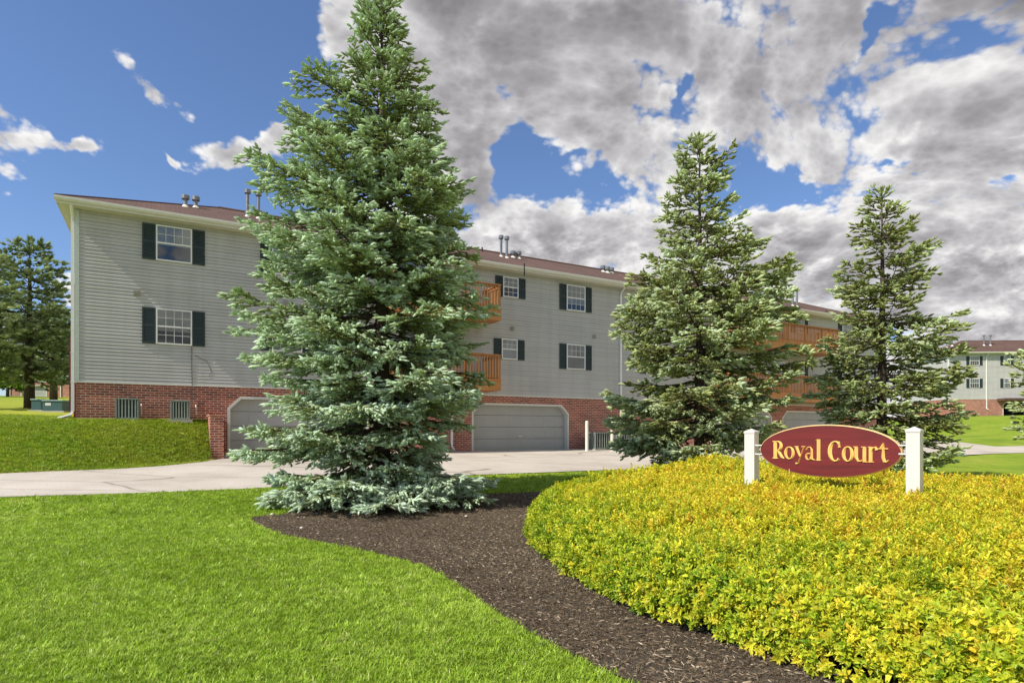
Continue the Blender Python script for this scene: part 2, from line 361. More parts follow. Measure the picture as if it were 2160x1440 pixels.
def sheet(name, poly, mat, off, cell):
    xs_, ys_ = zip(*poly); pts = [tuple(p) for p in poly]
    X, Y = np.meshgrid(np.arange(min(xs_), max(xs_), cell), np.arange(min(ys_), max(ys_), cell)); X = X.ravel(); Y = Y.ravel()
    k = inpoly(X, Y, poly) & (polydist(X, Y, poly) > cell * .35)
    allp = [Vector(p) for p in pts] + [Vector((a, b)) for a, b in zip(X[k], Y[k])]
    n = len(pts); r_ = geometry.delaunay_2d_cdt(allp, [(i, (i + 1) % n) for i in range(n)], [list(range(n))], 1, 1e-5)
    V, Fs = r_[0], r_[2]
    vx = np.array([v.x for v in V]); vy = np.array([v.y for v in V]); vz = H(vx, vy) + off
    me = bpy.data.meshes.new(name); me.from_pydata(list(zip(vx, vy, vz)), [], Fs); me.update(); me.materials.append(mat)
    me.polygons.foreach_set('use_smooth', [True] * len(me.polygons))
    if me.polygons and me.polygons[0].normal.z < 0: me.flip_normals()
    o = bpy.data.objects.new(name, me); COL.objects.link(o); return o

def W(t, n): return (C0[0] + t * WD[0] + n * WN[0], C0[1] + t * WD[1] + n * WN[1])
near = [G(-260, 1072), G(0, 1050), G(250, 1043), G(500, 1033), G(760, 1017), G(940, 1005), G(1200, 995), G(1450, 986), G(1700, 975), G(2100, 957), G(2240, 953), G(2500, 946)]
far = [G(2500, 936), G(2240, 939), G(2100, 942), W(50, 2.5), W(46.2, -.6)]
wall_line = [W(46, -.05), W(30, -.05), W(15, -.05), W(TW + .5, -.05), W(TW + .42, 0.0), W(TW + .30, 1.9), W(TW + .05, 2.4)]
left = [G(430, 975), G(340, 984), G(250, 990), G(120, 995), G(0, 1000), G(-260, 1012)]
road_poly = near + far + wall_line + left
tag(sheet('road', road_poly, M['road'], .022, .5), kind='structure')

bed_poly = spline([(-4.38, 10.35), G(590, 1128), G(700, 1150), G(860, 1185), G(960, 1230), G(1060, 1300), G(1180, 1370), G(1330, 1440), (1.15, 3.1), (2.4, 2.2), (5, 1.6), (10, 2.5), (13, 8), (11, 13),
                   (7.5, 15.2), (3.5, 15.6), (1.2, 14.8), G(1000, 1042), (-1.6, 15.0), (-3.1, 13.9), G(665, 1068), G(600, 1085)], 5)
_d = polydist(gx, gy, road_poly); _sv = smooth(.50, .08, _d) * (gx < -6.5) * (_t < TW + .4) * (_n > 1) * (_n < 8) * np.clip(.6 + .6 * wobble(gx, gy, 3.0, 6), 0, 1)
gr.data.attributes['soil'].data.foreach_set('value', _sv.ravel().astype(np.float32))
tag(sheet('mulch_bed', bed_poly, M['mulch'], .014, .25), kind='structure')

# ------------------------------------------------------------------ building
def vwin(root, x0, x1, z0, z1, style, blind=1.0, shut=.39, cols=4, both=True):
    y = -.030
    m = MB(); fw = .045; d0, d1 = y - .05, y
    m.box(x0, x0 + fw, d0, d1, z0, z1); m.box(x1 - fw, x1, d0, d1, z0, z1)
    m.box(x0 + fw, x1 - fw, d0 + .002, d1, z0, z0 + fw); m.box(x0 + fw, x1 - fw, d0 + .002, d1, z1 - fw, z1)
    zm = (z0 + z1) / 2; m.box(x0 + fw, x1 - fw, d0 + .004, d1, zm - .025, zm + .025)
    gw = .014
    def grid(za, zb, rows):
        for i in range(1, cols):
            xx = x0 + fw + (x1 - x0 - 2 * fw) * i / cols; m.box(xx - gw / 2, xx + gw / 2, d0 + .016, d0 + .026, za, zb)
        for j in range(1, rows):
            zz = za + (zb - za) * j / rows; m.box(x0 + fw, x1 - fw, d0 + .0165, d0 + .0255, zz - gw / 2, zz + gw / 2)
    grid(zm + .025, z1 - fw, 2)
    if style == 'grid': grid(z0 + fw, zm - .025, 2)
    fr = m.build('window', M['white'], root, loc=(0, 0, 0))
    g = MB(); e1, e2 = random.uniform(-.007, .007), random.uniform(-.006, .006); dq = d0 + .033
    g.add([(x0 + fw, dq, z0 + fw), (x1 - fw, dq + e1, z0 + fw), (x1 - fw, dq + e1 + e2, z1 - fw), (x0 + fw, dq + e2, z1 - fw)], [(0, 1, 2), (0, 2, 3)])
    g.build('pane', M['glass'], fr)
    b = MB(); zb = z1 - fw - (z1 - z0 - 2 * fw) * blind
    b.box(x0 + fw, x1 - fw, d1 - .012, d1 - .008, zb, z1 - fw); b.build('blind', M['blind'], fr)
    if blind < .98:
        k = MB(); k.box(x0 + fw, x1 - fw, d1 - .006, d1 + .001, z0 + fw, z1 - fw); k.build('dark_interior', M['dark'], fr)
    for (a, c) in ((x0 - shut - .015, x0 - .015), (x1 + .015, x1 + shut + .015)):
        s = MB(); yy0, yy1 = y - .03, y + .004
        s.box(a, a + .045, yy0, yy1, z0, z1); s.box(c - .045, c, yy0, yy1, z0, z1)
        for (p, q) in ((z0, z0 + .06), (zm - .03, zm + .03), (z1 - .06, z1)): s.box(a + .045, c - .045, yy0 + .001, yy1, p, q)
        for (p, q) in ((z0 + .06, zm - .03), (zm + .03, z1 - .06)):
            nl = max(3, int((q - p) / .05))
            for i in range(nl):
                za = p + (q - p) * i / nl; zc = p + (q - p) * (i + 1) / nl
                s.add([(a + .045, yy0 + .004, za), (c - .045, yy0 + .004, za), (c - .045, yy0 + .018, zc), (a + .045, yy0 + .018, zc)], [(0, 1, 2, 3)])
        s.build('shutter', M['shutter'], root)
    return fr
ZB, ZS = 2.47, 8.06          # top of the brick, soffit
def garage(root, x0, x1, zt=2.13, ch=.42, opened=False):
    m = MB(); w = .09
    op = [(x0, 0), (x0, zt - ch), (x0 + ch, zt), (x1 - ch, zt), (x1, zt - ch), (x1, 0)]
    inn = [(x0 + w, 0), (x0 + w, zt - ch - w * .4), (x0 + ch + w * .4, zt - w), (x1 - ch - w * .4, zt - w), (x1 - w, zt - ch - w * .4), (x1 - w, 0)]
    for i in range(5):
        a, b, c, d = op[i], op[i + 1], inn[i + 1], inn[i]; m.prism([a, b, c, d], -.02, .30)
    fr = m.build('garage_surround', M['trim'], root)
    g = MB()
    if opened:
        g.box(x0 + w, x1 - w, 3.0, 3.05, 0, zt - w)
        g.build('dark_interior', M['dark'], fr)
        return
    rows = 4; hh = (zt) / rows
    xa, xb = x0 + w * .5, x1 - w * .5; nc = 8
    for r_ in range(rows):
        z0, z1 = r_ * hh + .006, (r_ + 1) * hh - .006
        g.box(xa, xb, .245, .29, z0, z1)
        for c in range(nc):
            ca = xa + (xb - xa) * c / nc + .06; cb = xa + (xb - xa) * (c + 1) / nc - .06
            g.box(ca, cb, .238, .2455, z0 + .09, z1 - .09)
    g.build('garage_door', M['garage'], root, bevel=.004)
    h = MB(); h.box((x0 + x1) / 2 - .1, (x0 + x1) / 2 + .1, .2, .237, .62, .66); h.build('handle', M['white'], fr)
def balcony(root, x0, x1, zf, depth=1.5):
    m = MB(); m.box(x0 + .03, x1 - .03, -depth + .03, -.02, zf - .05, zf); m.box(x0 + .03, x1 - .03, -depth + .04, -.02, zf - .43, zf - .35)
    d = m.build('balcony', M['wood'], root)
    f = MB(); f.box(x0, x1, -depth, -depth + .04, zf - .45, zf - .02); f.box(x0, x0 + .04, -depth + .04, -.02, zf - .448, zf - .022); f.box(x1 - .04, x1, -depth + .04, -.02, zf - .448, zf - .022)
    f.box(x0 - .02, x1 + .02, -depth - .05, -depth + .02, zf - .019, zf + .025)
    f.build('fascia_board', M['woodx'], d)
    r_ = MB(); zt = zf + 1.07
    r_.box(x0, x1, -depth - .02, -depth + .12, zt - .04, zt); r_.box(x0, x0 + .12, -depth + .12, -.02, zt - .041, zt - .001); r_.box(x1 - .12, x1, -depth + .12, -.02, zt - .041, zt - .001)
    r_.box(x0 + .03, x1 - .03, -depth + .03, -depth + .07, zf + .1, zf + .19); r_.box(x0 + .03, x1 - .03, -depth + .03, -depth + .07, zt - .14, zt - .05)
    for xx in (x0 + .03, x1 - .07): 
        r_.box(xx, xx + .04, -depth + .07, -.02, zf + .101, zf + .189); r_.box(xx, xx + .04, -depth + .07, -.02, zt - .139, zt - .051)
    n = int((x1 - x0) / .13)
    for i in range(1, n):
        xx = x0 + (x1 - x0) * i / n; r_.box(xx - .019, xx + .019, -depth - .008, -depth + .029, zf + .05, zt - .045)
    n = int(depth / .13)
    for i in range(1, n):
        yy = -depth + depth * i / n
        for xx in (x0 - .008, x1 - .029): r_.box(xx, xx + .037, yy - .019, yy + .019, zf + .05, zt - .045)
    r_.build('railing', M['wood'], d)
    for i, xx in enumerate(np.linspace(x0 + .05, x1 - .05, max(2, int((x1 - x0) / 1.5) + 1))):
        p = MB(); p.box(xx - .047, xx + .047, -depth + .0305, -depth + .124, zf - .3, zt - .042); p.build('post', M['wood'], d)
    return d
def slider(root, x0, x1, zf):
    m = MB(); y0, y1 = -.085, -.026; zt = zf + 2.03; w = .07
    m.box(x0, x0 + w, y0, y1, zf, zt); m.box(x1 - w, x1, y0, y1, zf, zt); m.box(x0 + w, x1 - w, y0 + .001, y1, zt - w, zt); m.box(x0 + w, x1 - w, y0 + .001, y1, zf, zf + .08)
    xm = (x0 + x1) / 2; m.box(xm - .04, xm + .04, y0 + .002, y1, zf + .08, zt - w)
    d = m.build('patio_door', M['white'], root)
    g = MB(); g.add([(x0 + w, y0 + .02, zf + .08), (x1 - w, y0 + .02, zf + .08), (x1 - w, y0 + .02, zt - w), (x0 + w, y0 + .02, zt - w)], [(0, 1, 2, 3)]); g.build('pane', M['glass'], d)
    b = MB(); b.box(x0 + w, x1 - w, -.04, -.036, zf + .08, zt - w); b.build('blind', M['blind'], d)
def lantern(root, x, z):
    m = MB(); m.box(x - .05, x + .05, -.05, -.01, z - .1, z + .08); m.tube([(x, -.05, z + .05), (x, -.16, z + .12), (x, -.18, z + .02)], .015, 6)
    m.tube([(x, -.18, z + .1), (x, -.18, z + .02), (x, -.18, z - .02)], [.03, .09, .1], 6); m.tube([(x, -.18, z - .2), (x, -.18, z - .24)], [.07, .03], 6)
    for k in range(4):
        a = k * math.pi / 2 + .78; m.tube([(x + .085 * math.cos(a), -.18 + .085 * math.sin(a), z - .03), (x + .06 * math.cos(a), -.18 + .06 * math.sin(a), z - .21)], .009, 4)
    m.build('wall_lantern', M['black'], root)
def downspout(root, x, ztop=8.12, zbot=.1, kick=True, y=-.055, dirx=0):
    m = MB(); m.box(x - .045, x + .045, y - .035, y + .035, zbot + .25, ztop - .42)
    m.tube([(x, y, ztop - .44), (x, y - .05, ztop - .30), (x, -.40, ztop - .08), (x, -.44, ztop + .02)], .045, 4)
    m.tube([(x, y, zbot + .28), (x + dirx * .05, y - .06, zbot + .15), (x + dirx * .35, y - .3, zbot + .03)], .045, 4)
    for zz in (zbot + 1.2, 3.4, 5.6): m.box(x - .055, x + .055, y - .038, y + .03, zz, zz + .03)
    m.build('downspout', M['white'], root)
def flue(root, x, y, zb, h, r_=.075, mat='pipe'):
    m = MB(); m.tube([(x, y, zb - .35), (x, y, zb + h - .16)], r_ * .78, 10); p = m.build('flue_pipe', M[mat], root, smooth_=False)
    if mat == 'pipe':
        c = MB(); c.tube([(x, y, zb + h - .2), (x, y, zb + h - .17), (x, y, zb + h - .03), (x, y, zb + h)], [r_ * 1.0, r_ * 1.5, r_ * 1.5, r_ * .9], 10); c.build('cap', M['pipe'], p)
        s = MB(); s.tube([(x, y, zb - .12), (x, y, zb + .06)], [r_ * 2.0, r_ * .85], 10); s.build('flashing', M['pvc'], p)
def building(loc, rz, Ln, D, garages, windows, balconies, spouts, flues, pitch=.415, opened=(), zlow=-.4):
    root = empty('apartment_building', loc, rz)
    oh = .45
    # brick base
    m = MB(); edges = sorted(garages); x = 0.0; ch = .42; zt = 2.13
    for (a, b) in edges:
        m.box(x, a, 0, .3, zlow, zt); x = b
        m.prism([(a, zt - ch), (a + ch, zt), (a, zt)], .001, .299); m.prism([(b, zt - ch), (b, zt), (b - ch, zt)], .001, .299)
    m.box(x, Ln, 0, .3, zlow, zt); m.box(0, Ln, .0, .3, zt, ZB)
    m.box(0, .3, .3, D, zlow, ZB); m.box(Ln - .3, Ln, .3, D, zlow, ZB); m.box(.3, Ln - .3, D - .3, D, zlow, ZB)
    m.build('brick_base', M['brick'], root)
    # soldier course over the garages
    for (a, b) in edges: garage(root, a, b, opened=(a, b) in opened)
    # lap siding as real courses, front and ends
    pitchz = .114; n = int((ZS - ZB) / pitchz); s = MB(); z0 = ZB + .03
    for i in range(n + 1):
        za, zb = z0 + i * pitchz, min(z0 + (i + 1) * pitchz, ZS + .02)
        if zb - za < .01: break
        for (p, q) in (((0, 0), (Ln, 0)), ((Ln, 0), (Ln, D)), ((0, D), (0, 0)), ((Ln, D), (0, D))):
            ux, uy = q[0] - p[0], q[1] - p[1]; l = math.hypot(ux, uy); nxn, nyn = uy / l, -ux / l
            o = .029
            s.add([(p[0] + nxn * o, p[1] + nyn * o, za), (q[0] + nxn * o, q[1] + nyn * o, za), (q[0] + nxn * .001, q[1] + nyn * .001, zb), (p[0] + nxn * .001, p[1] + nyn * .001, zb),
                   (p[0], p[1], za), (q[0], q[1], za)], [(0, 1, 2, 3), (4, 5, 1, 0)])
    s.build('siding', M['siding'], root)
    t = MB()
    t.box(-.03, Ln + .03, -.035, .0, ZB - .02, ZB + .035)
    t.box(-.035, 0, .0, D, ZB - .02, ZB + .035); t.box(Ln, Ln + .035, 0, D, ZB - .02, ZB + .035)
    t.build('starter_trim', M['trim'], root)
    for xx in (-.022, Ln - .08):
        c = MB(); c.box(xx - .010, xx + .112, -.038, .08, ZB + .036, ZS); c.build('corner_trim', M['corner'], root)
    # soffit, fascia, gutter
    f = MB(); f.box(-oh, Ln + oh, -oh, D + oh, ZS + .02, ZS + .05); f.build('soffit', M['soffit'], root)
    f = MB(); zt2 = ZS + .22
    f.box(-oh - .02, Ln + oh + .02, -oh - .02, -oh, ZS, zt2); f.box(-oh - .02, Ln + oh + .02, D + oh, D + oh + .02, ZS, zt2)
    f.box(-oh - .02, -oh, -oh, D + oh, ZS, zt2); f.box(Ln + oh, Ln + oh + .02, -oh, D + oh, ZS, zt2)
    f.build('fascia', M['trim'], root)
    g = MB(); y = -oh - .021
    prof = [(y, ZS + .07), (y - .07, ZS + .07), (y - .115, ZS + .13), (y - .115, ZS + .205), (y - .10, ZS + .205), (y - .10, ZS + .14), (y - .06, ZS + .085), (y, ZS + .085)]
    xa, xb = -oh - .06, Ln + oh + .06; k = len(prof)
    g.add([(xa, a, b) for a, b in prof] + [(xb, a, b) for a, b in prof], [tuple(range(k))[::-1], tuple(range(k, 2 * k))] + [(i, (i + 1) % k, (i + 1) % k + k, i + k) for i in range(k)])
    g.build('gutter', M['trim'], root)
    # hip roof
    ro = MB(); e = oh + .05; zr = zt2 - .005; a = D / 2 + oh; zk = zr + a * pitch
    A = [(-e, -e, zr), (Ln + e, -e, zr), (Ln + e, D + e, zr), (-e, D + e, zr), (-oh + a, D / 2, zk), (Ln + oh - a, D / 2, zk)]
    ro.add(A + [(p[0], p[1], zr - .03) for p in A[:4]], [(0, 1, 5, 4), (1, 2, 5), (2, 3, 4, 5), (3, 0, 4), (0, 6, 7, 1), (1, 7, 8, 2), (2, 8, 9, 3), (3, 9, 6, 0)])
    rf = ro.build('roof', M['shingle'], root)
    rc = MB(); rc.tube([A[4], A[5]], .07, 6); rc.tube([A[0], A[4]], .045, 6); rc.tube([A[1], A[5]], .045, 6); rc.build('ridge_cap', M['shingle'], rf)
    for w in windows: vwin(root, *w)
    for b in balconies: balcony(root, *b)
    for sp in spouts: downspout(root, *sp)
    for fl in flues: flue(root, *fl)
    return root
RZ = math.atan2(WD[1], WD[0])
Z0 = FLOOR
def tt(px, off=0.0):
    """wall parameter under picture column px for the plane off metres in front of the wall"""
    k = (px - CX) / F; ax, ay = C0[0] + off * WN[0], C0[1] + off * WN[1]
    return (k * ay - ax) / (WD[0] - k * WD[1])
def zw(px, py, off=0.0):
    t = tt(px, off); Y = C0[1] + off * WN[1] + t * WD[1]
    return CAMZ - (py - HY) / F * Y - Z0
wins = []
def win_from_px(xl, xr, ytl, ybl, style, blind, shut=.39, cols=4):
    wins.append((tt(xl), tt(xr), zw(xl, ybl), zw(xl, ytl), style, blind, shut, cols))
win_from_px(329, 405, 474, 549, 'open', .56)
win_from_px(329, 405, 650, 725, 'grid', .64)
a0, a1 = 5.98, 7.06
wins.append((a0, a1, wins[0][2], wins[0][3], 'grid', 1.0, .39, 4)); wins.append((a0, a1, wins[1][2], wins[1][3], 'grid', 1.0, .39, 4))
win_from_px(1060, 1092, 583, 626, 'grid', .5, .37, 3)
win_from_px(1057, 1090, 714, 757, 'plain', 1.0, .37, 3)
win_from_px(1194, 1233, 600, 654, 'grid', .75, .38, 4)
win_from_px(1194, 1233, 725, 778, 'plain', 1.0, .38, 4)
u0, u1, l0, l1 = wins[6][2], wins[6][3], wins[7][2], wins[7][3]
for tx in (24.2, 40.9, 43.3):
    wins.append((tx, tx + 1.05, u0, u1, 'grid', .8, .38, 4)); wins.append((tx, tx + 1.05, l0, l1, 'grid', .8, .38, 4))
s_u0, s_u1, s_l0, s_l1 = wins[4][2], wins[4][3], wins[5][2], wins[5][3]
for tx in (26.9, 36.2):
    wins.append((tx, tx + .8, s_u0, s_u1, 'grid', .8, .37, 3)); wins.append((tx, tx + .8, s_l0, s_l1, 'grid', 1.0, .37, 3))
tb = tt(1057, 1.5); tr0, tr1 = tt(1540, 1.5), tt(1771, 1.5)
bal = [(tb - 4.7, tb, 5.99), (tb - 4.7, tb, 3.03), (tr0, tr1, 5.99), (tr0, tr1, 3.03)]
BR = None
def roof_hit(px, py, back=False, D=8.97, pitch=.415):
    """point of the front roof slope seen at a pixel, in building coordinates"""
    r_ = ray(px, py)
    o = np.array([0 - C0[0], 0 - C0[1], CAMZ - Z0]); ox = o[0] * WD[0] + o[1] * WD[1]; oy = -(o[0] * WN[0] + o[1] * WN[1])
    dx = r_[0] * WD[0] + r_[1] * WD[1]; dy = -(r_[0] * WN[0] + r_[1] * WN[1]); dz = r_[2]
    zr = ZS + .215
    # z = zr + (y+.45)*pitch
    k = (zr + (oy + .45) * pitch - o[2]) / (dz - dy * pitch)
    return ox + dx * k, oy + dy * k, o[2] + dz * k, k
fl = []
def add_flue(px, pyb, pyt, mat='pipe', r_=.085):
    x, y, z, k = roof_hit(px, pyb)
    fl.append((x, y, z, (pyb - pyt) * k / F, r_, mat))
for px, b_, t_ in ((522, 457, 399), (545, 461, 404), (1057, 541, 496), (1069, 544, 498), (1672, 645, 606), (1681, 647, 608)): add_flue(px, b_, t_)
def back_flue(px, pyb, pyt, r_=.1):
    """short flue whose foot is hidden just behind the ridge or hip"""
    x, y, z, k = roof_hit(px, pyb); fl.append((x, y, z, (pyb - pyt) * k / F, r_, 'pipe'))
for px, b_, t_ in ((391, 436, 411), (413, 438, 414), (1082, 543, 529), (1094, 545, 530), (1272, 573, 560), (1281, 575, 562), (1290, 576, 564)): back_flue(px, b_, t_)
add_flue(1017, 531, 515, 'black', .05); add_flue(1106, 565, 548, 'black', .035); add_flue(1743, 658, 650, 'black', .07); add_flue(563, 455, 440, 'black', .05)
gar = [(4.48, 9.64), (14.22, 19.38), (28.9, 34.06), (35.0, 40.16)]
B = building((C0[0], C0[1], Z0), RZ, 45.0, 8.97, gar, wins, bal, [(-.09 + .0, 8.12, 1.25, True, .02, -1), (tt(1308), 8.12, .05), (tt(952), 8.12, .05)], fl)
tag(B, 'long three-storey apartment block with grey siding over a brick garage level behind the spruces', 'building')
for x0, x1, zf in ((tb - 4.1, tb - 2.2, 5.99), (tb - 4.1, tb - 2.2, 3.03), (tr0 + 4.6, tr0 + 6.4, 5.99), (tr0 + 4.6, tr0 + 6.4, 3.03), (tr0 + .8, tr0 + 2.6, 3.03), (tr0 + .8, tr0 + 2.6, 5.99)): slider(B, x0, x1, zf)
for px, py in ((970, 580), (970, 712), (1681, 776), (1681, 668)): lantern(B, tt(px), zw(px, py))
for px, py in ((288, 618), (1080, 693), (1253, 710), (603, 640)):
    x, z = tt(px), zw(px, py); m = MB(); m.box(x - .09, x + .09, -.06, -.01, z - .09, z + .09)
    for i in range(3): m.box(x - .075, x + .075, -.075, -.0605, z - .07 + i * .05, z - .05 + i * .05)
    m.build('wall_vent', M['vent'], B)
# cable hanging from the lower left window
xc, zc = tt(404), zw(404, 728); m = MB()
m.tube([(xc, -.06, zc), (xc + .01, -.035, zc - .3), (xc, -.03, zc - .8), (xc + .02, -.03, ZB + .05), (xc + .03, -.02, ZB - .6)], .010, 5); m.build('cable', M['cable'], B)
m = MB(); m.tube([(xc + .1, -.03, zc - .35), (xc + .5, -.03, zc - .55), (xc + .62, -.03, zc - .9), (xc + .55, -.03, zc - 1.1)], .006, 4); m.build('cable', M['cable'], B)
# burgundy boarded chase on the left end wall, stepped out lower down
m = MB(); m.box(-.19, -.02, 1.2, 3.0, 1.0, 5.9); m.box(-.32, -.19, 1.3, 2.9, 1.6, 4.05)
for i in range(5): m.box(-.34, -.32, 1.34, 2.86, 1.9 + i * .42, 1.94 + i * .42)
m.build('burgundy_chase', M['burg'], B)
# soldier-brick plaque line / number above garage two
m = MB(); xg = (14.22 + 19.38) / 2 - 1.6
for i in range(5): m.box(xg + i * .22, xg + i * .22 + .14, -.012, -.002, 2.25, 2.36)
# wing wall
w = empty('brick_wing_wall', (*W(TW, 0), Z0), RZ)
m = MB(); m.box(0, .40, -1.95, -.002, -.4, 1.38); m.build('wall', M['brick'], w)
m = MB(); m.box(-.02, .42, -1.98, -.002, 1.381, 1.44); m.build('coping', M['brick'], w)
tag(w, 'short red brick wing wall holding back the grass bank beside the left garage', 'wall')
# building number plate bits stay with the building
for i, (bx, wd) in enumerate(((xg, .1),)): pass

# air conditioners
def condenser(loc, rz, wdt, dep, hgt, label, group):
    r_ = empty('air_conditioner', loc, rz); nf = 6
    m = MB(); w2, d2 = wdt / 2, dep / 2
    for sx in (-1, 1):
        for sy in (-1, 1):
            x_ = sx * (w2 - .02); y_ = sy * (d2 - .02); m.box(x_ - .025, x_ + .025, y_ - .025, y_ + .025, 0, hgt - .04)
    m.box(-w2 - .01, w2 + .01, -d2 - .01, d2 + .01, hgt - .04, hgt); m.box(-w2, w2, -d2, d2, 0, .06)
    m.build('casing', M['acg'], r_, bevel=.006)
    m = MB(); m.box(-w2 + .05, w2 - .05, -d2 + .05, d2 - .05, .06, hgt - .041); m.build('coil', M['acdark'], r_)
    m = MB()
    for i in range(nf):
        c = -w2 + wdt * (i + 1) / (nf + 1); m.box(c - .018, c + .018, -d2 + .005, -d2 + .03, .06, hgt - .042); m.box(c - .018, c + .018, d2 - .03, d2 - .005, .06, hgt - .042)
        e = -d2 + dep * (i + 1) / (nf + 1)
        for sx in (-1, 1): m.box(sx * (w2 - .0175) - .0125, sx * (w2 - .0175) + .0125, e - .018, e + .018, .06, hgt - .042)
    m.build('grille', M['acf'], r_)
    m = MB()
    for q in (.12, .2, .28): m.tube([(q * math.cos(a) * wdt, q * math.sin(a) * dep, hgt + .012) for a in np.linspace(0, 2 * math.pi, 17)], .006, 4)
    for a in np.linspace(0, math.pi, 5)[:-1]: m.tube([(-.3 * wdt * math.cos(a), -.3 * dep * math.sin(a), hgt + .012), (.3 * wdt * math.cos(a), .3 * dep * math.sin(a), hgt + .012)], .005, 4)
    m.build('fan_guard', M['acg'], r_)
    m = MB(); m.box(-w2 - .07, w2 + .07, -d2 - .07, d2 + .07, -.10, -.002); m.build('pad', M['concrete'], r_)
    tag(r_, label, 'air conditioner', group); return r_
def on_wall(px, off, lift=0):
    t = tt(px, off); x, y = W(t, off); return (x, y, float(H(x, y)) + lift)
AG = 'air conditioning units outside the apartment blocks'
condenser(on_wall(269, .55, .03), RZ, .64, .6, .68, 'grey-green air conditioner on the grass bank nearest the block corner', AG)
condenser(on_wall(380, .55, .03), RZ, .58, .6, .64, 'grey-green air conditioner on the grass bank between its twin and the wing wall', AG)
condenser(on_wall(1262, .8, .06), RZ, .95, .8, .78, 'air conditioner at the foot of the brick wall behind the leftmost white bollard', AG)
condenser(on_wall(1318, .8, .06), RZ, .95, .8, .78, 'air conditioner just right of the downspout, partly behind the spruce', AG)
condenser(on_wall(1402, .8, .06), RZ, .95, .8, .78, 'air conditioner beyond the low branches of the middle spruce', AG)
m = MB(); p = on_wall(298, .25); q = on_wall(300, .1)
for px in (297, 412):
    a = on_wall(px, .35, .1); b = on_wall(px + 1, .03, .55); m = MB(); m.tube([(b[0] + .0, b[1], b[2]), (a[0] + .02, a[1], a[2] + .35), (a[0] + .05, a[1] - .05, a[2] + .1)], .022, 6)
    o = m.build('refrigerant_pipe', M['pvc']); tag(o, 'pale insulated pipe on the brick beside the %s grass bank air conditioner' % ('left' if px < 300 else 'right'), 'pipe', 'air conditioner pipes')

def bollard(px, pyt, off, label):
    x, y, z = on_wall(px, off); h = (CAMZ - (pyt - HY) / F * y) - z
    m = MB(); m.tube([(0, 0, -.3), (0, 0, h - .05), (0, 0, h - .015), (0, 0, h)], [.075, .075, .06, .02], 16)
    o = m.build('bollard', M['pvc'], loc=(x, y, z)); tag(o, label, 'bollard', 'white pipe bollards in front of the brick wall')
bollard(1238, 887, 1.75, 'white pipe bollard nearest the right garage door')
bollard(1291, 889, 1.75, 'white pipe bollard beside the downspout')
bollard(1380, 893, 1.75, 'white pipe bollard seen under the middle spruce')
bollard(1425, 895, 1.75, 'white pipe bollard farthest right, behind the middle spruce')

# splash block under the left downspout
x, y, z = on_wall(133, .15); m = MB(); m.prism([(-.35, 0), (.3, 0), (.3, .09), (-.35, .03)], -.13, .13)
tag(m.build('splash_block', M['black'], loc=(x, y, z)), 'dark splash tray under the downspout at the block corner', 'splash block')

# ------------------------------------------------------------------ far buildings
def far_building(px, py, Y, rz, Ln, garages, windows, spouts, flues, label, opened=()):
    x, _, z = at(px, py, Y)
    b = building((x, Y, z), rz, Ln, 8.97, garages, windows, [], spouts, flues, opened=opened, zlow=-1.5)
    tag(b, label, 'building'); return b
fw = []
for cx_, wd in ((3.2, 1.15), (7.1, .8), (12.5, 1.15), (17.5, .8), (22, 1.15)):
    for z0, z1 in ((6.65, 7.8), (3.85, 5.0)): fw.append((cx_ - wd / 2, cx_ + wd / 2, z0, z1, 'grid', .6, .38, 4))
ff = [(9.5 - .0, 3.0, 9.75, 1.4, .1, 'pipe'), (6.0, 2.4, 9.5, 1.3, .1, 'pipe'), (6.8, 2.4, 9.5, 1.3, .1, 'pipe'), (2.2, 2.6, 9.5, 1.3, .1, 'pipe'), (1.5, 2.6, 9.3, 1.3, .1, 'pipe')]
FB = far_building(1999, 883, 77, R(-3), 40, [(6.6, 11.8), (13.5, 18.7)], fw, [(4.65, 8.12, 1.1), (.1, 8.12, 1.1)], ff[1:], 'beige three-storey apartment block in the distance at the right edge with open carport', opened=[(6.6, 11.8)])
m = MB(); m.box(5.9, 13.0, -1.3, -.02, 2.2, 2.5); m.build('carport_canopy', M['shingle'], FB)
lw = []
for k in range(6):
    for z0, z1 in ((6.65, 7.8), (3.85, 5.0)): lw.append((2 + k * 5, 3.1 + k * 5, z0, z1, 'grid', .6, .38, 4))
far_building(18, 849, 74, R(4), 34, [(1.4, 4.4), (7, 12.2), (14, 19.2)], lw, [(.2, 8.12, .2), (6, 8.12, .2)], [], 'distant brick-based apartment block half hidden by the pine at the left edge')

# brick-coloured lawn bank beside the far carport
# ------------------------------------------------------------------ utility boxes
def ubox(px, py, Y, wd, dp, h, label, plate):
    x, _, z = at(px, py, Y); z = float(H(x, Y))
    m = MB(); m.prism([(-wd / 2, 0), (wd / 2, 0), (wd / 2, h * .86), (-wd / 2, h * .86)], -dp / 2, dp / 2); r_ = empty('utility_box', (x, Y, z), R(8)); m.build('cabinet', M['teal'], r_, bevel=.02)
    m = MB(); m.box(-wd / 2 - .03, wd / 2 + .03, -dp / 2 - .03, dp / 2 + .03, h * .861, h); m.build('lid', M['tealtop'], r_, bevel=.02)
    m = MB(); m.box(-wd / 2 - .1, wd / 2 + .1, -dp / 2 - .1, dp / 2 + .1, -.15, .03); m.build('pad', M['concrete'], r_)
    if plate:
        m = MB(); m.box(-wd * .36, -wd * .08, -dp / 2 - .006, -dp / 2 - .001, h * .52, h * .74); m.build('plate', M['label'], r_)
    tag(r_, label, 'utility box', 'green utility boxes on the left lawn')
ubox(84, 860, 27, .40, .5, .52, 'small narrow green utility box beside the pine trunk', False)
ubox(121, 860, 26.5, .78, .7, .50, 'wide green utility box with a pale plate left of the block corner', True)

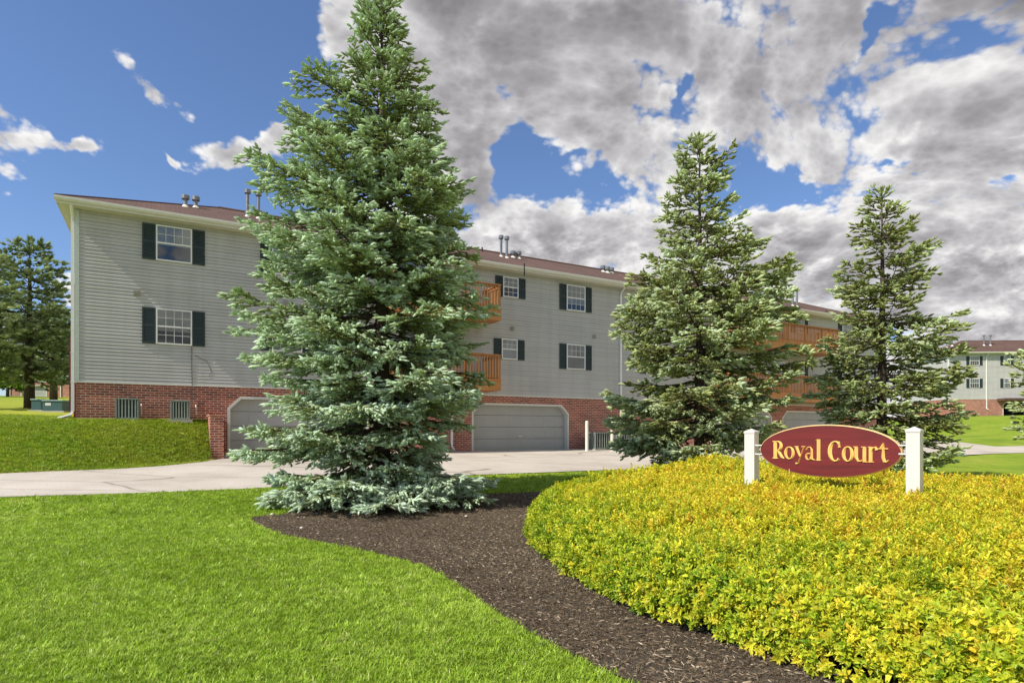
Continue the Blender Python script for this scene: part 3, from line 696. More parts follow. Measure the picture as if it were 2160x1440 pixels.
# ------------------------------------------------------------------ sign
PR = np.array([(1929 - CX) / F * 7.25, 7.25]); PL = np.array([(1585.5 - CX) / F * 8.7, 8.7])
sd = (PR - PL) / np.linalg.norm(PR - PL); sn = np.array([sd[1], -sd[0]])
if sn[1] > 0: sn = -sn
SGN = math.atan2(sd[1], sd[0])
def sign_uv(px, py, off=.0):
    """sign-plane coordinates (u along the board from the left post, z) seen at a pixel"""
    o = PL + sn * off; k = (px - CX) / F
    # (o.x + u sd.x) = k (o.y + u sd.y)
    u = (k * o[1] - o[0]) / (sd[0] - k * sd[1]); Y = o[1] + u * sd[1]
    return u, CAMZ - (py - HY) / F * Y
zb_ = float(H(PL[0], PL[1]))
S = empty('entrance_sign', (PL[0], PL[1], 0), SGN)
LW = float(np.linalg.norm(PR - PL))
def spost(x, ztop, w_):
    m = MB(); h = w_ / 2; m.box(x - h, x + h, -h, h, 0, ztop - .05)
    p = m.build('post', M['cap'], S, bevel=.004)
    c = MB(); q = h + .006; c.box(x - q, x + q, -q, q, ztop - .05, ztop - .025)
    c.add([(x - q, -q, ztop - .0251), (x + q, -q, ztop - .0251), (x + q, q, ztop - .0251), (x - q, q, ztop - .0251), (x, 0, ztop + .016)], [(0, 1, 4), (1, 2, 4), (2, 3, 4), (3, 0, 4)])
    c.build('cap', M['cap'], p)
spost(0, CAMZ - (906 - HY) / F * 8.7, .145); spost(LW, CAMZ - (902 - HY) / F * 7.25, .145)
uL, _ = sign_uv(1605, 945); uR, _ = sign_uv(1905, 950); uc = (uL + uR) / 2; au = (uR - uL) / 2
_, ztp = sign_uv(1755, 895); _, zbt = sign_uv(1755, 1007); zc = (ztp + zbt) / 2; az_ = (ztp - zbt) / 2
NE = 96
def ell(a, b, n=NE): return [(uc + a * math.cos(2 * math.pi * i / n), zc + b * math.sin(2 * math.pi * i / n)) for i in range(n)]
fy = -.03
m = MB(); m.prism(ell(au - .014, az_ - .014)[::-1], fy, .03); BD = m.build('board', M['signred'], S)
m = MB(); o_, i_ = ell(au, az_), ell(au - .013, az_ - .013)
for i in range(NE):
    j = (i + 1) % NE
    m.add([(o_[i][0], fy + .012, o_[i][1]), (o_[j][0], fy + .012, o_[j][1]), (i_[j][0], fy - .006, i_[j][1]), (i_[i][0], fy - .006, i_[i][1]),
           (o_[i][0], .028, o_[i][1]), (o_[j][0], .028, o_[j][1]), (i_[j][0], .034, i_[j][1]), (i_[i][0], .034, i_[i][1])],
          [(0, 1, 2, 3), (1, 0, 4, 5), (5, 4, 7, 6), (3, 2, 6, 7)])
m.build('rim', M['rim'], BD)
# brackets
for (a, b) in ((0, 1), (LW, -1)):
    for py in (938.5, 957):
        px = 1602 if a == 0 else 1910
        _, z = sign_uv(px, py); m = MB(); x0_ = a + b * .07; x1_ = (uL + .035) if b > 0 else (uR - .035)
        m.box(min(x0_, x1_), max(x0_, x1_), fy - .02, fy - .0065, z - .008, z + .008); m.build('bracket', M['white'], S, bevel=.002)
# carved letters: ribbons with a ridge
def ribbon(mb, pts, wid, closed=False, hgt=.02, zlift=0.0):
    P = np.array(pts, float); n = len(P); wid = np.broadcast_to(np.array(wid, float), (n,))
    if closed: T = np.roll(P, -1, 0) - np.roll(P, 1, 0)
    else: T = np.gradient(P, axis=0)
    T /= np.linalg.norm(T, axis=1)[:, None] + 1e-9; Nn = np.stack([-T[:, 1], T[:, 0]], 1)
    Lp = P + Nn * wid[:, None] / 2; Rp = P - Nn * wid[:, None] / 2; y = fy - .0015 - zlift
    vs = []
    for i in range(n):
        hh = hgt * min(1, wid[i] / .02)
        vs += [(Lp[i][0], y, Lp[i][1]), (P[i][0], y - hh, P[i][1]), (Rp[i][0], y, Rp[i][1])]
    fs = []; k = n if closed else n - 1
    for i in range(k):
        a, b = 3 * i, 3 * ((i + 1) % n); fs += [(a, a + 1, b + 1, b), (a + 1, a + 2, b + 2, b + 1)]
    if not closed: fs += [(0, 2, 1), (3 * n - 3, 3 * n - 2, 3 * n - 1)]
    mb.add(vs, fs)
def arc(cx_, cy_, rx, ry, a0_, a1_, n=20):
    return [(cx_ + rx * math.cos(R(a)), cy_ + ry * math.sin(R(a))) for a in np.linspace(a0_, a1_, n)]
def ringw(n, thick, thin, a0_, a1_):
    a = np.linspace(a0_, a1_, n); return thin + (thick - thin) * np.abs(np.cos(np.radians(a))) ** 1.3
# glyphs in a unit box, x 0..1, y 0 (baseline)..1 (own top)
def glyph(ch):
    T_, t_ = .26, .09; o = []
    if ch == 'R': o = [([(.24, 0), (.24, 1)], [T_, T_]), ([(.02, .03), (.5, .03)], [.08, .06]), ([(.02, .97), (.5, .97)], [.08, .08]),
                       (arc(.42, .73, .33, .245, 90, -90, 14), ringw(14, .24, .08, 90, -90)), ([(.42, .49), (.62, .32), (.82, .1), (1.02, .02)], [.1, .22, .22, .05])]
    if ch == 'o': o = [(arc(.5, .49, .37, .45, 0, 360, 29)[:-1], ringw(28, .27, .11, 0, 347), True)]
    if ch == 'y': o = [([(.18, .95), (.5, .25)], [.26, .18]), ([(.84, .95), (.52, .15), (.34, -.28), (.12, -.30)], [.1, .11, .13, .2]), ([(0, .97), (.38, .97)], [.07, .07]), ([(.64, .97), (1, .97)], [.07, .07])]
    if ch == 'a': o = [([(.14, .76), (.3, .95), (.52, .97), (.68, .78), (.68, .1), (.98, .03)], [.16, .12, .1, .2, .24, .06]), (arc(.36, .27, .24, .23, 60, 360, 18), ringw(18, .2, .09, 60, 360))]
    if ch == 'l': o = [([(.5, 0), (.5, .99)], [.31, .31]), ([(.06, .03), (.94, .03)], [.06, .06]), ([(.06, .95), (.5, .98)], [.05, .08])]
    if ch == 'C': o = [(arc(.56, .49, .42, .46, 48, 312, 24), ringw(24, .27, .1, 48, 312)), ([(.86, .98), (.86, .68)], [.05, .17])]
    if ch == 'u': o = [([(.2, .98), (.2, .3), (.34, .07), (.56, .07), (.76, .25)], [.24, .24, .16, .1, .08]), ([(.78, .98), (.78, .02)], [.24, .24]), ([(0, .97), (.3, .97)], [.07, .07]), ([(.56, .97), (.86, .97)], [.07, .07]), ([(.78, .03), (1, .03)], [.06, .06])]
    if ch == 'r': o = [([(.3, 0), (.3, .98)], [.3, .3]), ([(.02, .03), (.66, .03)], [.06, .06]), ([(.02, .97), (.36, .97)], [.07, .07]), ([(.36, .68), (.56, .93), (.76, .95), (.9, .78)], [.10, .14, .22, .28])]
    if ch == 't': o = [([(.38, 1), (.38, .25), (.52, .06), (.74, .04), (.98, .14)], [.12, .28, .26, .16, .08]), ([(-.12, .70), (.92, .70)], [.11, .10]), ([(.14, .74), (.38, 1)], [.2, .06])]
    return o
def letter(ch, X0, X1, YT, YB):
    """zoomed-crop pixel box -> board coordinates"""
    f_ = lambda a, b: sign_uv(1540 + a / 4.909, 860 + b / 4.909, .03)
    (u0_, zt_), (u1_, _) = f_(X0, YT), f_(X1, YT); _, zb2 = f_((X0 + X1) / 2, YB); _, zt_ = f_((X0 + X1) / 2, YT)
    w_, h_ = u1_ - u0_, zt_ - zb2; m = MB(); asp = w_
    for i, g_ in enumerate(glyph(ch)):
        pts = [(u0_ + p[0] * w_, zb2 + p[1] * h_) for p in g_[0]]
        ribbon(m, pts, np.array(g_[1]) * (w_ * .70 + h_ * .31), len(g_) > 2, zlift=.0003 * i)
    m.build('letter', M['gold'], BD)
for a in (('R', 440, 560, 342, 526), ('o', 562, 668, 398, 532), ('y', 668, 782, 396, 535), ('a', 776, 880, 400, 542), ('l', 884, 950, 322, 545),
          ('C', 1015, 1150, 338, 556), ('o', 1160, 1280, 394, 558), ('u', 1278, 1424, 400, 562), ('r', 1424, 1530, 400, 564), ('t', 1550, 1646, 362, 568)): letter(*a)
m = MB(); u_, z_ = sign_uv(1667, 993); m.box(u_ - .004, u_ + .004, fy - .004, fy - .0005, z_ - .035, z_ + .03); m.build('chip_mark', M['rim'], BD)
tag(S, 'oval dark red sign with gold Royal Court lettering hung between two white posts', 'sign')

# ------------------------------------------------------------------ needles
def twig_templates(k, nn, Lt, nl, wd, seed, body=.0):
    g = np.random.default_rng(seed); out = []
    for _ in range(k):
        V = []
        for i in range(nn):
            s = (i + .5) / nn; ang = i * 2.399 + g.uniform(-.3, .3); ph = R(62) * (1 - s) + R(28) * s + g.uniform(-.15, .15)
            p = np.array([Lt * s, 0, 0]); d = np.array([math.cos(ph), math.sin(ph) * math.cos(ang), math.sin(ph) * math.sin(ang) * .9 + .12]); d /= np.linalg.norm(d)
            q = np.cross(d, [.3, .5, .8]); q /= np.linalg.norm(q); l = nl * g.uniform(.8, 1.15)
            V += [p - q * wd / 2, p + q * wd / 2, p + d * l]
        if body:
            m5 = 6; Rb = nl * body; a_ = [2 * math.pi * j / m5 + g.uniform(-.2, .2) for j in range(m5)]
            rg = [[np.array([Lt * fx + g.uniform(-.05, .05) * Lt, Rb * fr * math.cos(t) * g.uniform(.75, 1.2), Rb * fr * math.sin(t) * g.uniform(.75, 1.2)]) for t in a_] for fx, fr in ((-.05, .55), (.68, 1.0))]
            tip_ = np.array([Lt * 1.15, 0, 0])
            for j in range(m5):
                k2 = (j + 1) % m5; V += [rg[0][j], rg[0][k2], rg[1][k2], rg[0][j], rg[1][k2], rg[1][j], rg[1][j], rg[1][k2], tip_]
        out.append(np.array(V))
    return out
def place(templ, P, D, S_, tint, rnd, g, roll=None):
    """templ list of (3m,3); returns verts and attrs"""
    n = len(P); D = D / (np.linalg.norm(D, axis=1)[:, None] + 1e-9)
    up = np.tile([0, 0, 1.0], (n, 1)); Yv = np.cross(up, D); Yv /= np.linalg.norm(Yv, axis=1)[:, None] + 1e-6; Zv = np.cross(D, Yv)
    if roll is not None:
        c, s = np.cos(roll)[:, None], np.sin(roll)[:, None]; Yv, Zv = Yv * c + Zv * s, Zv * c - Yv * s
    k = len(templ); which = g.integers(0, k, n); vs = []; ti = []; rn = []
    for i in range(k):
        m_ = which == i; T = templ[i]; nv = len(T)
        v = P[m_][:, None, :] + S_[m_][:, None, None] * (T[None, :, 0:1] * D[m_][:, None, :] + T[None, :, 1:2] * Yv[m_][:, None, :] + T[None, :, 2:3] * Zv[m_][:, None, :])
        vs.append(v.reshape(-1, 3)); ti.append(np.repeat(tint[m_], nv)); rn.append(np.repeat(rnd[m_], nv))
    return np.concatenate(vs).astype(np.float32), np.concatenate(ti), np.concatenate(rn)
def conifer(name, px, Y0, rows, mat, label, cat, seed, nb=150, step=.10, twstep=.07, twL=.13, nl=.032, nw=.0055, nn=22, cx_of=None, group=None, droop=.18, top_tint=-.1, trunk_r=.16, sparse=1.0, base_tint=.45, patches=.25, bottom=.35, zoff=0.0, up_top=1.1, up_mid=.25, mintip=0.0, extra=(), fan=1.0, tipn=1, body=.58, blen=1.3, sheets=.17, pw=.95, tier=0.0, front=0):
    g = np.random.default_rng(seed)
    X0 = (px - CX) / F * Y0; gz0 = float(H(X0, Y0)) + zoff
    hs = np.array([CAMZ - (r_[0] - HY) / F * Y0 - gz0 for r_ in rows])[::-1]
    rl = np.array([(px - r_[1]) / F * Y0 for r_ in rows])[::-1]; rr = np.array([(r_[2] - px) / F * Y0 for r_ in rows])[::-1]
    Ht = hs[-1]
    root = empty(name, (X0, Y0, gz0)); tag(root, label, cat, group)
    view = math.atan2(Y0, X0)      # direction away from the camera
    right = view - math.pi / 2
    P, D, S_, T_, Rn = [], [], [], [], []
    tb_ = MB(); tb_.tube([(0, 0, -.2), (0, 0, Ht * .3), (.02, 0, Ht * .7), (0, 0, Ht * .97)], [trunk_r, trunk_r * .75, trunk_r * .35, .012], 10)
    br = MB()
    hmin = max(bottom, hs[0]) ; jobs = []
    az = g.uniform(0, 6.28)
    for i in range(nb):
        u = (i + g.uniform(0, 1)) / nb
        ht = hmin + (Ht - .12 - hmin) * (1 - (1 - u) ** .9); az += 2.39996 + g.uniform(-.25, .25)
        if tier:
            o_ = .3 * tier * math.sin(az * 2 + u * 9); ht = min(Ht - .12, max(hmin, (round((ht - o_) / tier)) * tier + o_ + g.normal(0, .07)))
        jobs.append((ht, az, None))
    for (epx, epy, dep) in extra:       # boughs whose tips the photo shows on their own
        x_ = (epx - px) / F * Y0; jobs.append((CAMZ - (epy - HY) / F * Y0 - gz0, right if x_ > 0 else right + math.pi, abs(x_)))
    for k in range(front): jobs.append((g.uniform(.08, .75), view + math.pi + R(-62 + 124 * k / max(1, front - 1)) + g.uniform(-.1, .1), g.uniform(2.0, 2.6)))
    for (ht, az, forced) in jobs:
        c = math.cos(az - right); RL = np.interp(ht, hs, rl); RR = np.interp(ht, hs, rr)
        rad = RR * max(c, 0) ** 2 + RL * max(-c, 0) ** 2 + (RL + RR) / 2 * (1 - c * c)
        rad *= pw
        rad *= g.uniform(.82, 1.03) if g.random() < .68 else g.uniform(.45, .8)
        if forced: rad = forced
        rad = max(rad, .1); q = ht / Ht
        upf = np.interp(q, [0, .15, .5, .8, .93, 1], [-droop, -droop * .5, up_mid, up_mid + .22, up_mid + .5, up_top]) + g.uniform(-.13, .13)
        rise = rad * upf; zs = ht - rise
        zs = min(max(zs, .25), Ht * .97)
        ca, sa = math.cos(az), math.sin(az); K = 7
        tq = np.linspace(0, 1, K + 1)
        zc_ = zs + (ht - zs) * (.45 * tq + .55 * tq ** 2) - rad * .09 * np.sin(tq * math.pi) * (1 - q)
        bend = g.uniform(-.12, .12) * rad * tq ** 2
        bx = ca * rad * tq - sa * bend; by = sa * rad * tq + ca * bend
        pts = np.stack([bx, by, zc_], 1)
        br.tube(pts.tolist(), [.011 * (.4 + rad) * (1 - .8 * t) + .004 for t in tq], 5, cap=False)
        btint = g.normal(0, patches * .5); 
        ns = max(3, int(rad / step)); zone = (1 - q) 
        for k in range(ns + 1):
            s = .18 + .82 * (k + g.uniform(-.3, .3)) / ns if ns > 1 else .8
            s = min(max(s, .1), 1.0)
            if s < .4 and g.random() < .3: continue
            bp = np.array([np.interp(s, tq, pts[:, j]) for j in range(3)])
            e = .02; tg = np.array([np.interp(min(s + e, 1), tq, pts[:, j]) - np.interp(max(s - e, 0), tq, pts[:, j]) for j in range(3)]); tg /= np.linalg.norm(tg) + 1e-9
            lat = np.cross(tg, [0, 0, 1]); lat /= np.linalg.norm(lat) + 1e-9; upv = np.cross(lat, tg)
            for side in (-1, 1):
                Ls = (.15 * fan + .40 * min(rad, 1.7) * (1 - s) ** .55 * (.4 + .6 * min(1, s * 2.2))) * blen * g.uniform(.65, 1.2); Ls = min(Ls, .95)
                a = R(g.uniform(25, 70)); sdv = tg * math.cos(a) + lat * side * math.sin(a) + upv * g.uniform(-sheets * 1.3, sheets) + np.array([0, 0, -.16]); sdv /= np.linalg.norm(sdv)
                if Ls > .25: br.tube([bp, bp + sdv * Ls * .85 + np.array([0, 0, -.03 * Ls])], [.007, .003], 3, cap=False)
                nt_ = max(2, int(Ls / twstep * sparse)); 
                for w_ in range(nt_):
                    f_ = (w_ + g.uniform(.1, .9)) / nt_
                    if f_ < .15 and g.random() < .5: continue
                    pp = bp + sdv * Ls * f_ + np.array([0, 0, -.05 * Ls * f_ * f_])
                    l2 = np.cross(sdv, [0, 0, 1]); l2 /= np.linalg.norm(l2) + 1e-9
                    sg = 1 if (w_ % 2) else -1
                    dd = sdv * g.uniform(.7, 1.1) + l2 * sg * g.uniform(.3, .9) + np.array([0, 0, g.uniform(-.22, .22)])
                    P.append(pp); D.append(dd); S_.append(g.uniform(.7, 1.15)); 
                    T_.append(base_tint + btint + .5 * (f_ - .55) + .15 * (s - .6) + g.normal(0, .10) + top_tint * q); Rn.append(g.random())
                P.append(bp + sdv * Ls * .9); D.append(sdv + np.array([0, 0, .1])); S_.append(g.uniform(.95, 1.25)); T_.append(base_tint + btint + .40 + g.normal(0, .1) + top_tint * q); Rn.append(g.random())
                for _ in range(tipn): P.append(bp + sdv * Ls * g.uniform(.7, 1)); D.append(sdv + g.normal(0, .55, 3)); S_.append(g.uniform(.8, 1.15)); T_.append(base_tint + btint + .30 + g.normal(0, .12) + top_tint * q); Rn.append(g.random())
        for _ in range(5):
            P.append(pts[-1]); D.append(tg + g.normal(0, .35, 3)); S_.append(1.2); T_.append(base_tint + btint + .3 + top_tint * q); Rn.append(g.random())
    # leader
    for k in range(26):
        z = Ht - .55 * g.random() ** 1.5; a = g.uniform(0, 6.28); P.append(np.array([0, 0, z])); D.append(np.array([math.cos(a), math.sin(a), g.uniform(.8, 2)])); S_.append(1.0); T_.append(base_tint + top_tint); Rn.append(g.random())
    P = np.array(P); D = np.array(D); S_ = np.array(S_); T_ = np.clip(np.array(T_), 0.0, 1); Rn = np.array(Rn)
    if mintip: P[:, 2] = np.maximum(P[:, 2], mintip + g.uniform(0, .1, len(P)))
    tm = twig_templates(6, nn, twL, nl, nw, seed + 1, body)
    v, ti, rn = place(tm, P, D, S_, T_, Rn, g)
    tb_.build('trunk', M['bark'], root, smooth_=True); br.build('branches', M['bark'], root)
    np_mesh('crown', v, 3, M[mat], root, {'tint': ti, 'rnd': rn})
    print(name, 'twigs', len(P), 'tris', len(v) // 3)
    return root
big_rows = [(-8, 785, 808), (60, 752, 838), (110, 738, 850), (150, 735, 845), (170, 690, 850), (195, 640, 925), (215, 628, 938), (250, 605, 930), (300, 612, 915), (350, 560, 955), (385, 528, 985), (420, 532, 1000), (470, 528, 985),
            (520, 520, 1000), (560, 520, 1005), (600, 545, 1015), (650, 492, 1035), (700, 502, 1030), (760, 510, 1010), (800, 500, 1040), (850, 500, 1040), (880, 508, 985), (930, 512, 935), (980, 520, 955), (1015, 515, 985), (1040, 575, 1012), (1068, 600, 1015)]
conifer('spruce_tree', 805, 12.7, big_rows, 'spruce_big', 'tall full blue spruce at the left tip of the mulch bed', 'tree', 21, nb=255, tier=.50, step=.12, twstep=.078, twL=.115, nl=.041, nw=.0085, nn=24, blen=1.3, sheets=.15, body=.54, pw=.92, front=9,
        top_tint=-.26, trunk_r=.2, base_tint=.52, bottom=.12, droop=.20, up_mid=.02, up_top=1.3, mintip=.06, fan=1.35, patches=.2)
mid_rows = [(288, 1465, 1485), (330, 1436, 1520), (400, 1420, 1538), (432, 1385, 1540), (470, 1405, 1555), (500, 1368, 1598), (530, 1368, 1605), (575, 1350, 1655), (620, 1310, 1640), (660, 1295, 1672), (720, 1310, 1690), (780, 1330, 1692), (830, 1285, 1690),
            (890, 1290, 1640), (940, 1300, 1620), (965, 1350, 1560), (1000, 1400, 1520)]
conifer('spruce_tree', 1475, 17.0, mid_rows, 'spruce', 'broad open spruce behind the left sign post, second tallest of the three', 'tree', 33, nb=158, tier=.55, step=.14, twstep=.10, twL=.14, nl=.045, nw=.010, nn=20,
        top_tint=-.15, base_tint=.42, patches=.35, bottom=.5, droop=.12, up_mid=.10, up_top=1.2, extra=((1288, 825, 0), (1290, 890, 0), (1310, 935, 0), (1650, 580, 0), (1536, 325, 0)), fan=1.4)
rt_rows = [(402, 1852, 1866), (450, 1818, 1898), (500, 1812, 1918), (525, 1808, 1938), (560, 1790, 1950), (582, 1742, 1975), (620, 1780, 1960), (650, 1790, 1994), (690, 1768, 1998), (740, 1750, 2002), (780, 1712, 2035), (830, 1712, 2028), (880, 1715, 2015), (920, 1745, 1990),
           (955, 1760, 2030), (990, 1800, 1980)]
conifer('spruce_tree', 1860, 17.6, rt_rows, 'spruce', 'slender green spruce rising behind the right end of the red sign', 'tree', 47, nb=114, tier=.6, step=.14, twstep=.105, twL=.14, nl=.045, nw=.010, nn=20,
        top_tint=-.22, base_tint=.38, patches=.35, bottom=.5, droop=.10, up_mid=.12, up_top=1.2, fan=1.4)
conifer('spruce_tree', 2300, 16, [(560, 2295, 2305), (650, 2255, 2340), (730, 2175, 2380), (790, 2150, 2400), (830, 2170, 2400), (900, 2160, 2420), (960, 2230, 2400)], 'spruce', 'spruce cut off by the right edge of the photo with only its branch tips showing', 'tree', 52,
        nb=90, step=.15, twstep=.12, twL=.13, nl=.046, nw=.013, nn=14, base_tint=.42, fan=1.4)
conifer('pine_tree', 62, 30, [(503, 58, 70), (540, 0, 105), (590, -20, 138), (640, -60, 150), (700, -80, 160), (760, -60, 165), (800, -10, 130), (815, 20, 100)], 'pine', 'tall dark pine with a bare lower trunk at the left edge beside the block', 'tree', 61,
        nb=76, step=.24, twstep=.17, twL=.16, nl=.13, nw=.020, nn=22, trunk_r=.24, up_mid=.25, up_top=.9, droop=0.0, bottom=1.4, patches=.5, base_tint=.45, fan=2.2, body=.4)
conifer('pine_tree', -60, 27, [(470, -70, -50), (540, -130, 10), (620, -170, 35), (740, -180, 30), (800, -130, 0)], 'pine', 'dark pine mostly outside the left edge of the photo', 'tree', 62,
        nb=40, step=.26, twstep=.18, twL=.16, nl=.13, nw=.022, nn=22, trunk_r=.22, up_mid=.25, up_top=.9, droop=0.0, bottom=1.6, patches=.5, fan=2.2, body=.4)
conifer('spruce_tree', 113, 44, [(640, 108, 118), (690, 92, 150), (740, 84, 160), (790, 60, 155), (806, 80, 150)], 'spruce_big', 'small bluish spruce behind the utility boxes with low spreading branches', 'tree', 63,
        nb=70, step=.25, twstep=.2, twL=.22, nl=.09, nw=.03, nn=18, trunk_r=.26, bottom=1.5, base_tint=.3, fan=2.2)

# broad-leaved tree far left
def broadleaf(name, px, py, Y, hgt, rad, n, label, seed, mat='decid', leaf=.12):
    g = np.random.default_rng(seed); x = (px - CX) / F * Y; z = float(H(x, Y)); root = empty(name, (x, Y, z)); tag(root, label, 'tree')
    m = MB(); m.tube([(0, 0, -.2), (.05, 0, hgt * .3), (0, .05, hgt * .6)], [.16, .12, .05], 8)
    cl = []
    for i in range(26):
        a = g.uniform(0, 6.28); zz = g.uniform(.22, .95) * hgt; rr = rad * math.sin(min(1, (zz / hgt)) * math.pi * .9) ** .6 * g.uniform(.3, .95)
        c = (rr * math.cos(a), rr * math.sin(a), zz); cl.append((c, g.uniform(.25, .5) * rad)); m.tube([(0, 0, zz * .55), (c[0] * .8, c[1] * .8, c[2])], [.04, .012], 5)
    m.build('trunk', M['bark'], root); P = []
    for c, r_ in cl:
        k = n // 26; d = g.normal(0, 1, (k, 3)); d /= np.linalg.norm(d, axis=1)[:, None]; P.append(np.array(c) + d * (r_ * g.uniform(.55, 1.05, (k, 1))) * [1, 1, .75])
    P = np.concatenate(P); n_ = len(P); T = np.array([(0, 0, 0), (.5, -.28, 0), (1, 0, 0), (0, 0, 0), (1, 0, 0), (.5, .28, 0)]) * leaf
    v, ti, rn = place([T], P, g.normal(0, 1, (n_, 3)), g.uniform(.7, 1.3, n_), g.uniform(0, 1, n_), g.random(n_), g, g.uniform(0, 6.28, n_))
    np_mesh('crown', v, 3, M[mat], root, {'tint': ti, 'rnd': rn})
broadleaf('leafy_tree', 16, 800, 60, 4.6, 2.6, 9000, 'bright green leafy tree in the distance behind the pine trunk', 71, leaf=.26)
broadleaf('leafy_tree', -40, 800, 66, 6, 3.4, 7000, 'leafy tree in the distance just beyond the left edge', 72, leaf=.3)

# ------------------------------------------------------------------ golden hedge
hedge = spline([(2.35, 3.0), (1.92, 3.66), (1.66, 4.05), (1.36, 4.5), (1.0, 5.05), (.74, 5.8), (.55, 6.5), (.34, 7.6), (.28, 8.7), (.5, 10.1), (1.1, 11.7), (1.9, 12.6), (3.0, 13.2), (4.6, 13.6), (6.4, 12.8), (8.2, 11.6), (9.6, 9.6), (9.6, 6.6), (7.4, 4.0), (4.6, 2.7), (3.2, 2.55)], 6)
HP = np.array(hedge)
def hedge_top(x, y):
    e = polydist(x, y, hedge); s = np.clip(e / .42, 0, 1); prof = np.sqrt(np.clip(1 - (1 - s) ** 2.4, 0, 1))
    top = .50 + .24 * smooth(.2, 2.2, e) + .07 * smooth(9, 12.5, y) * smooth(4.8, 3.6, x) + .20 * np.exp(-(((x - 3.9) / 1.0) ** 2 + ((y - 11.7) / 1.2) ** 2)) + .06 * wobble(x, y, 1.3, 3) + .035 * wobble(x, y, 3.1, 1) + .02 * wobble(x, y, 6.5, 2)
    return prof * top, e
# added dark sheet under the leaves, shaded inside of the shrubs put into its colour
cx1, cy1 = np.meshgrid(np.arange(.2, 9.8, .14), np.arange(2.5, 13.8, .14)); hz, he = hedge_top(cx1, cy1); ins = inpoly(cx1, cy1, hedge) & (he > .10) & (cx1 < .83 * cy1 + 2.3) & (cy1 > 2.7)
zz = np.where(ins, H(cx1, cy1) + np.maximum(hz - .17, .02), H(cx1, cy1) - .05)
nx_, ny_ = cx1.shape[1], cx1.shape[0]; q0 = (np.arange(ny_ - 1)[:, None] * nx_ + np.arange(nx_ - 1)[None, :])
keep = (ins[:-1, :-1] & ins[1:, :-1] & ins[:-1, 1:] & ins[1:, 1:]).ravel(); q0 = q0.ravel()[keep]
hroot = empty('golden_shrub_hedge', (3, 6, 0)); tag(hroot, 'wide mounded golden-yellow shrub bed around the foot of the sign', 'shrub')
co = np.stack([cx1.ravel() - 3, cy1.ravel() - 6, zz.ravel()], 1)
o = np_mesh('shade_core', co, 4, M['hedge_inner'], hroot, faces=np.stack([q0, q0 + 1, q0 + 1 + nx_, q0 + nx_], 1))
# leafy shoots
def shoot_template(seed, nl_):
    g = np.random.default_rng(seed); V = []
    for i in range(nl_):
        s = i / nl_; a = i * 2.399 + g.uniform(-.3, .3); el = R(12 + 62 * s + g.uniform(-12, 12)); ln = .064 * (1 - .45 * s) * g.uniform(.8, 1.2); wd = ln * .24
        base = np.array([.0 + .10 * s, 0, 0]); out = np.array([math.sin(el), math.cos(el) * math.cos(a), math.cos(el) * math.sin(a)])
        sidev = np.cross(out, [1, 0, 0]); sidev /= np.linalg.norm(sidev) + 1e-9; nrm = np.cross(sidev, out)
        p0 = base; pm = base + out * ln * .5; pt = base + out * ln - nrm * ln * .22 * g.uniform(0, 1.6) ; fold = nrm * wd * .35
        Lp = pm + sidev * wd + fold; Rp = pm - sidev * wd + fold
        V += [p0, Lp, pm, Lp, pt, pm, p0, pm, Rp, pm, pt, Rp]
    return np.array(V)
ST = [shoot_template(100 + i, 13) for i in range(6)]
g = np.random.default_rng(5)
def inview(x, y, m=.35): return (np.abs(x) < .83 * y + m + .3) & (y > 3.0)
def hview(x, y): return (x < .83 * y + 2.6) & (y > 2.6)
def sample(n, x0, x1, y0, y1, dens=None):
    x = g.uniform(x0, x1, n); y = g.uniform(y0, y1, n); k = inpoly(x, y, hedge) & hview(x, y)
    k &= inview(x, y, .3) | (g.random(n) < .55)
    if dens is not None: k &= g.random(n) < dens(x, y)
    return x[k], y[k]
PX, PY = sample(92000, .2, 9.8, 2.5, 13.8, lambda x, y: np.clip((6.5 / y) ** 1.1, .28, 1))
hz, he = hedge_top(PX, PY)
lift = g.uniform(-.15, -.05, len(PX)) + g.exponential(.02, len(PX)) * (.4 + smooth(-.2, .6, wobble(PX, PY, 2.3, 8)))
PZ = H(PX, PY) + np.maximum(hz + lift, .06)
e_ = .03
hx1, _ = hedge_top(PX + e_, PY); hy1, _ = hedge_top(PX, PY + e_)
gxn = np.clip(-(hx1 - hz) / e_, -2.2, 2.2); gyn = np.clip(-(hy1 - hz) / e_, -2.2, 2.2)
DD = np.stack([gxn, gyn, np.full(len(PX), 1.0)], 1); DD /= np.linalg.norm(DD, axis=1)[:, None]; DD += g.normal(0, .30, DD.shape) + [0, 0, .25]
# side skirt
seg = np.roll(HP, -1, 0) - HP; sl = np.linalg.norm(seg, axis=1); cum = np.concatenate([[0], np.cumsum(sl)]); ns_ = 16000
u = g.uniform(0, cum[-1], ns_); idx = np.clip(np.searchsorted(cum, u) - 1, 0, len(HP) - 1); fr_ = (u - cum[idx]) / sl[idx]
bxy = HP[idx] + seg[idx] * fr_[:, None]; nrm = np.stack([seg[idx][:, 1], -seg[idx][:, 0]], 1) / sl[idx][:, None]
cen = HP.mean(0); flip = np.sign(((bxy - cen) * nrm).sum(1)); nrm *= flip[:, None]
inset = g.uniform(.0, .30, ns_) ** 1.0; hh = np.clip(1 - (1 - inset / .42) ** 2.4, 0, 1) ** .5
bulge = .06 * wobble(bxy[:, 0], bxy[:, 1], 3.0, 5)
sx = bxy[:, 0] - nrm[:, 0] * (inset + bulge); sy = bxy[:, 1] - nrm[:, 1] * (inset + bulge)
szz = H(sx, sy) + .09 + (hh * .48) * g.uniform(.35, 1.0, ns_) + .03 * wobble(sx, sy, 4, 2)
kk = hview(sx, sy) & (sy < 12)
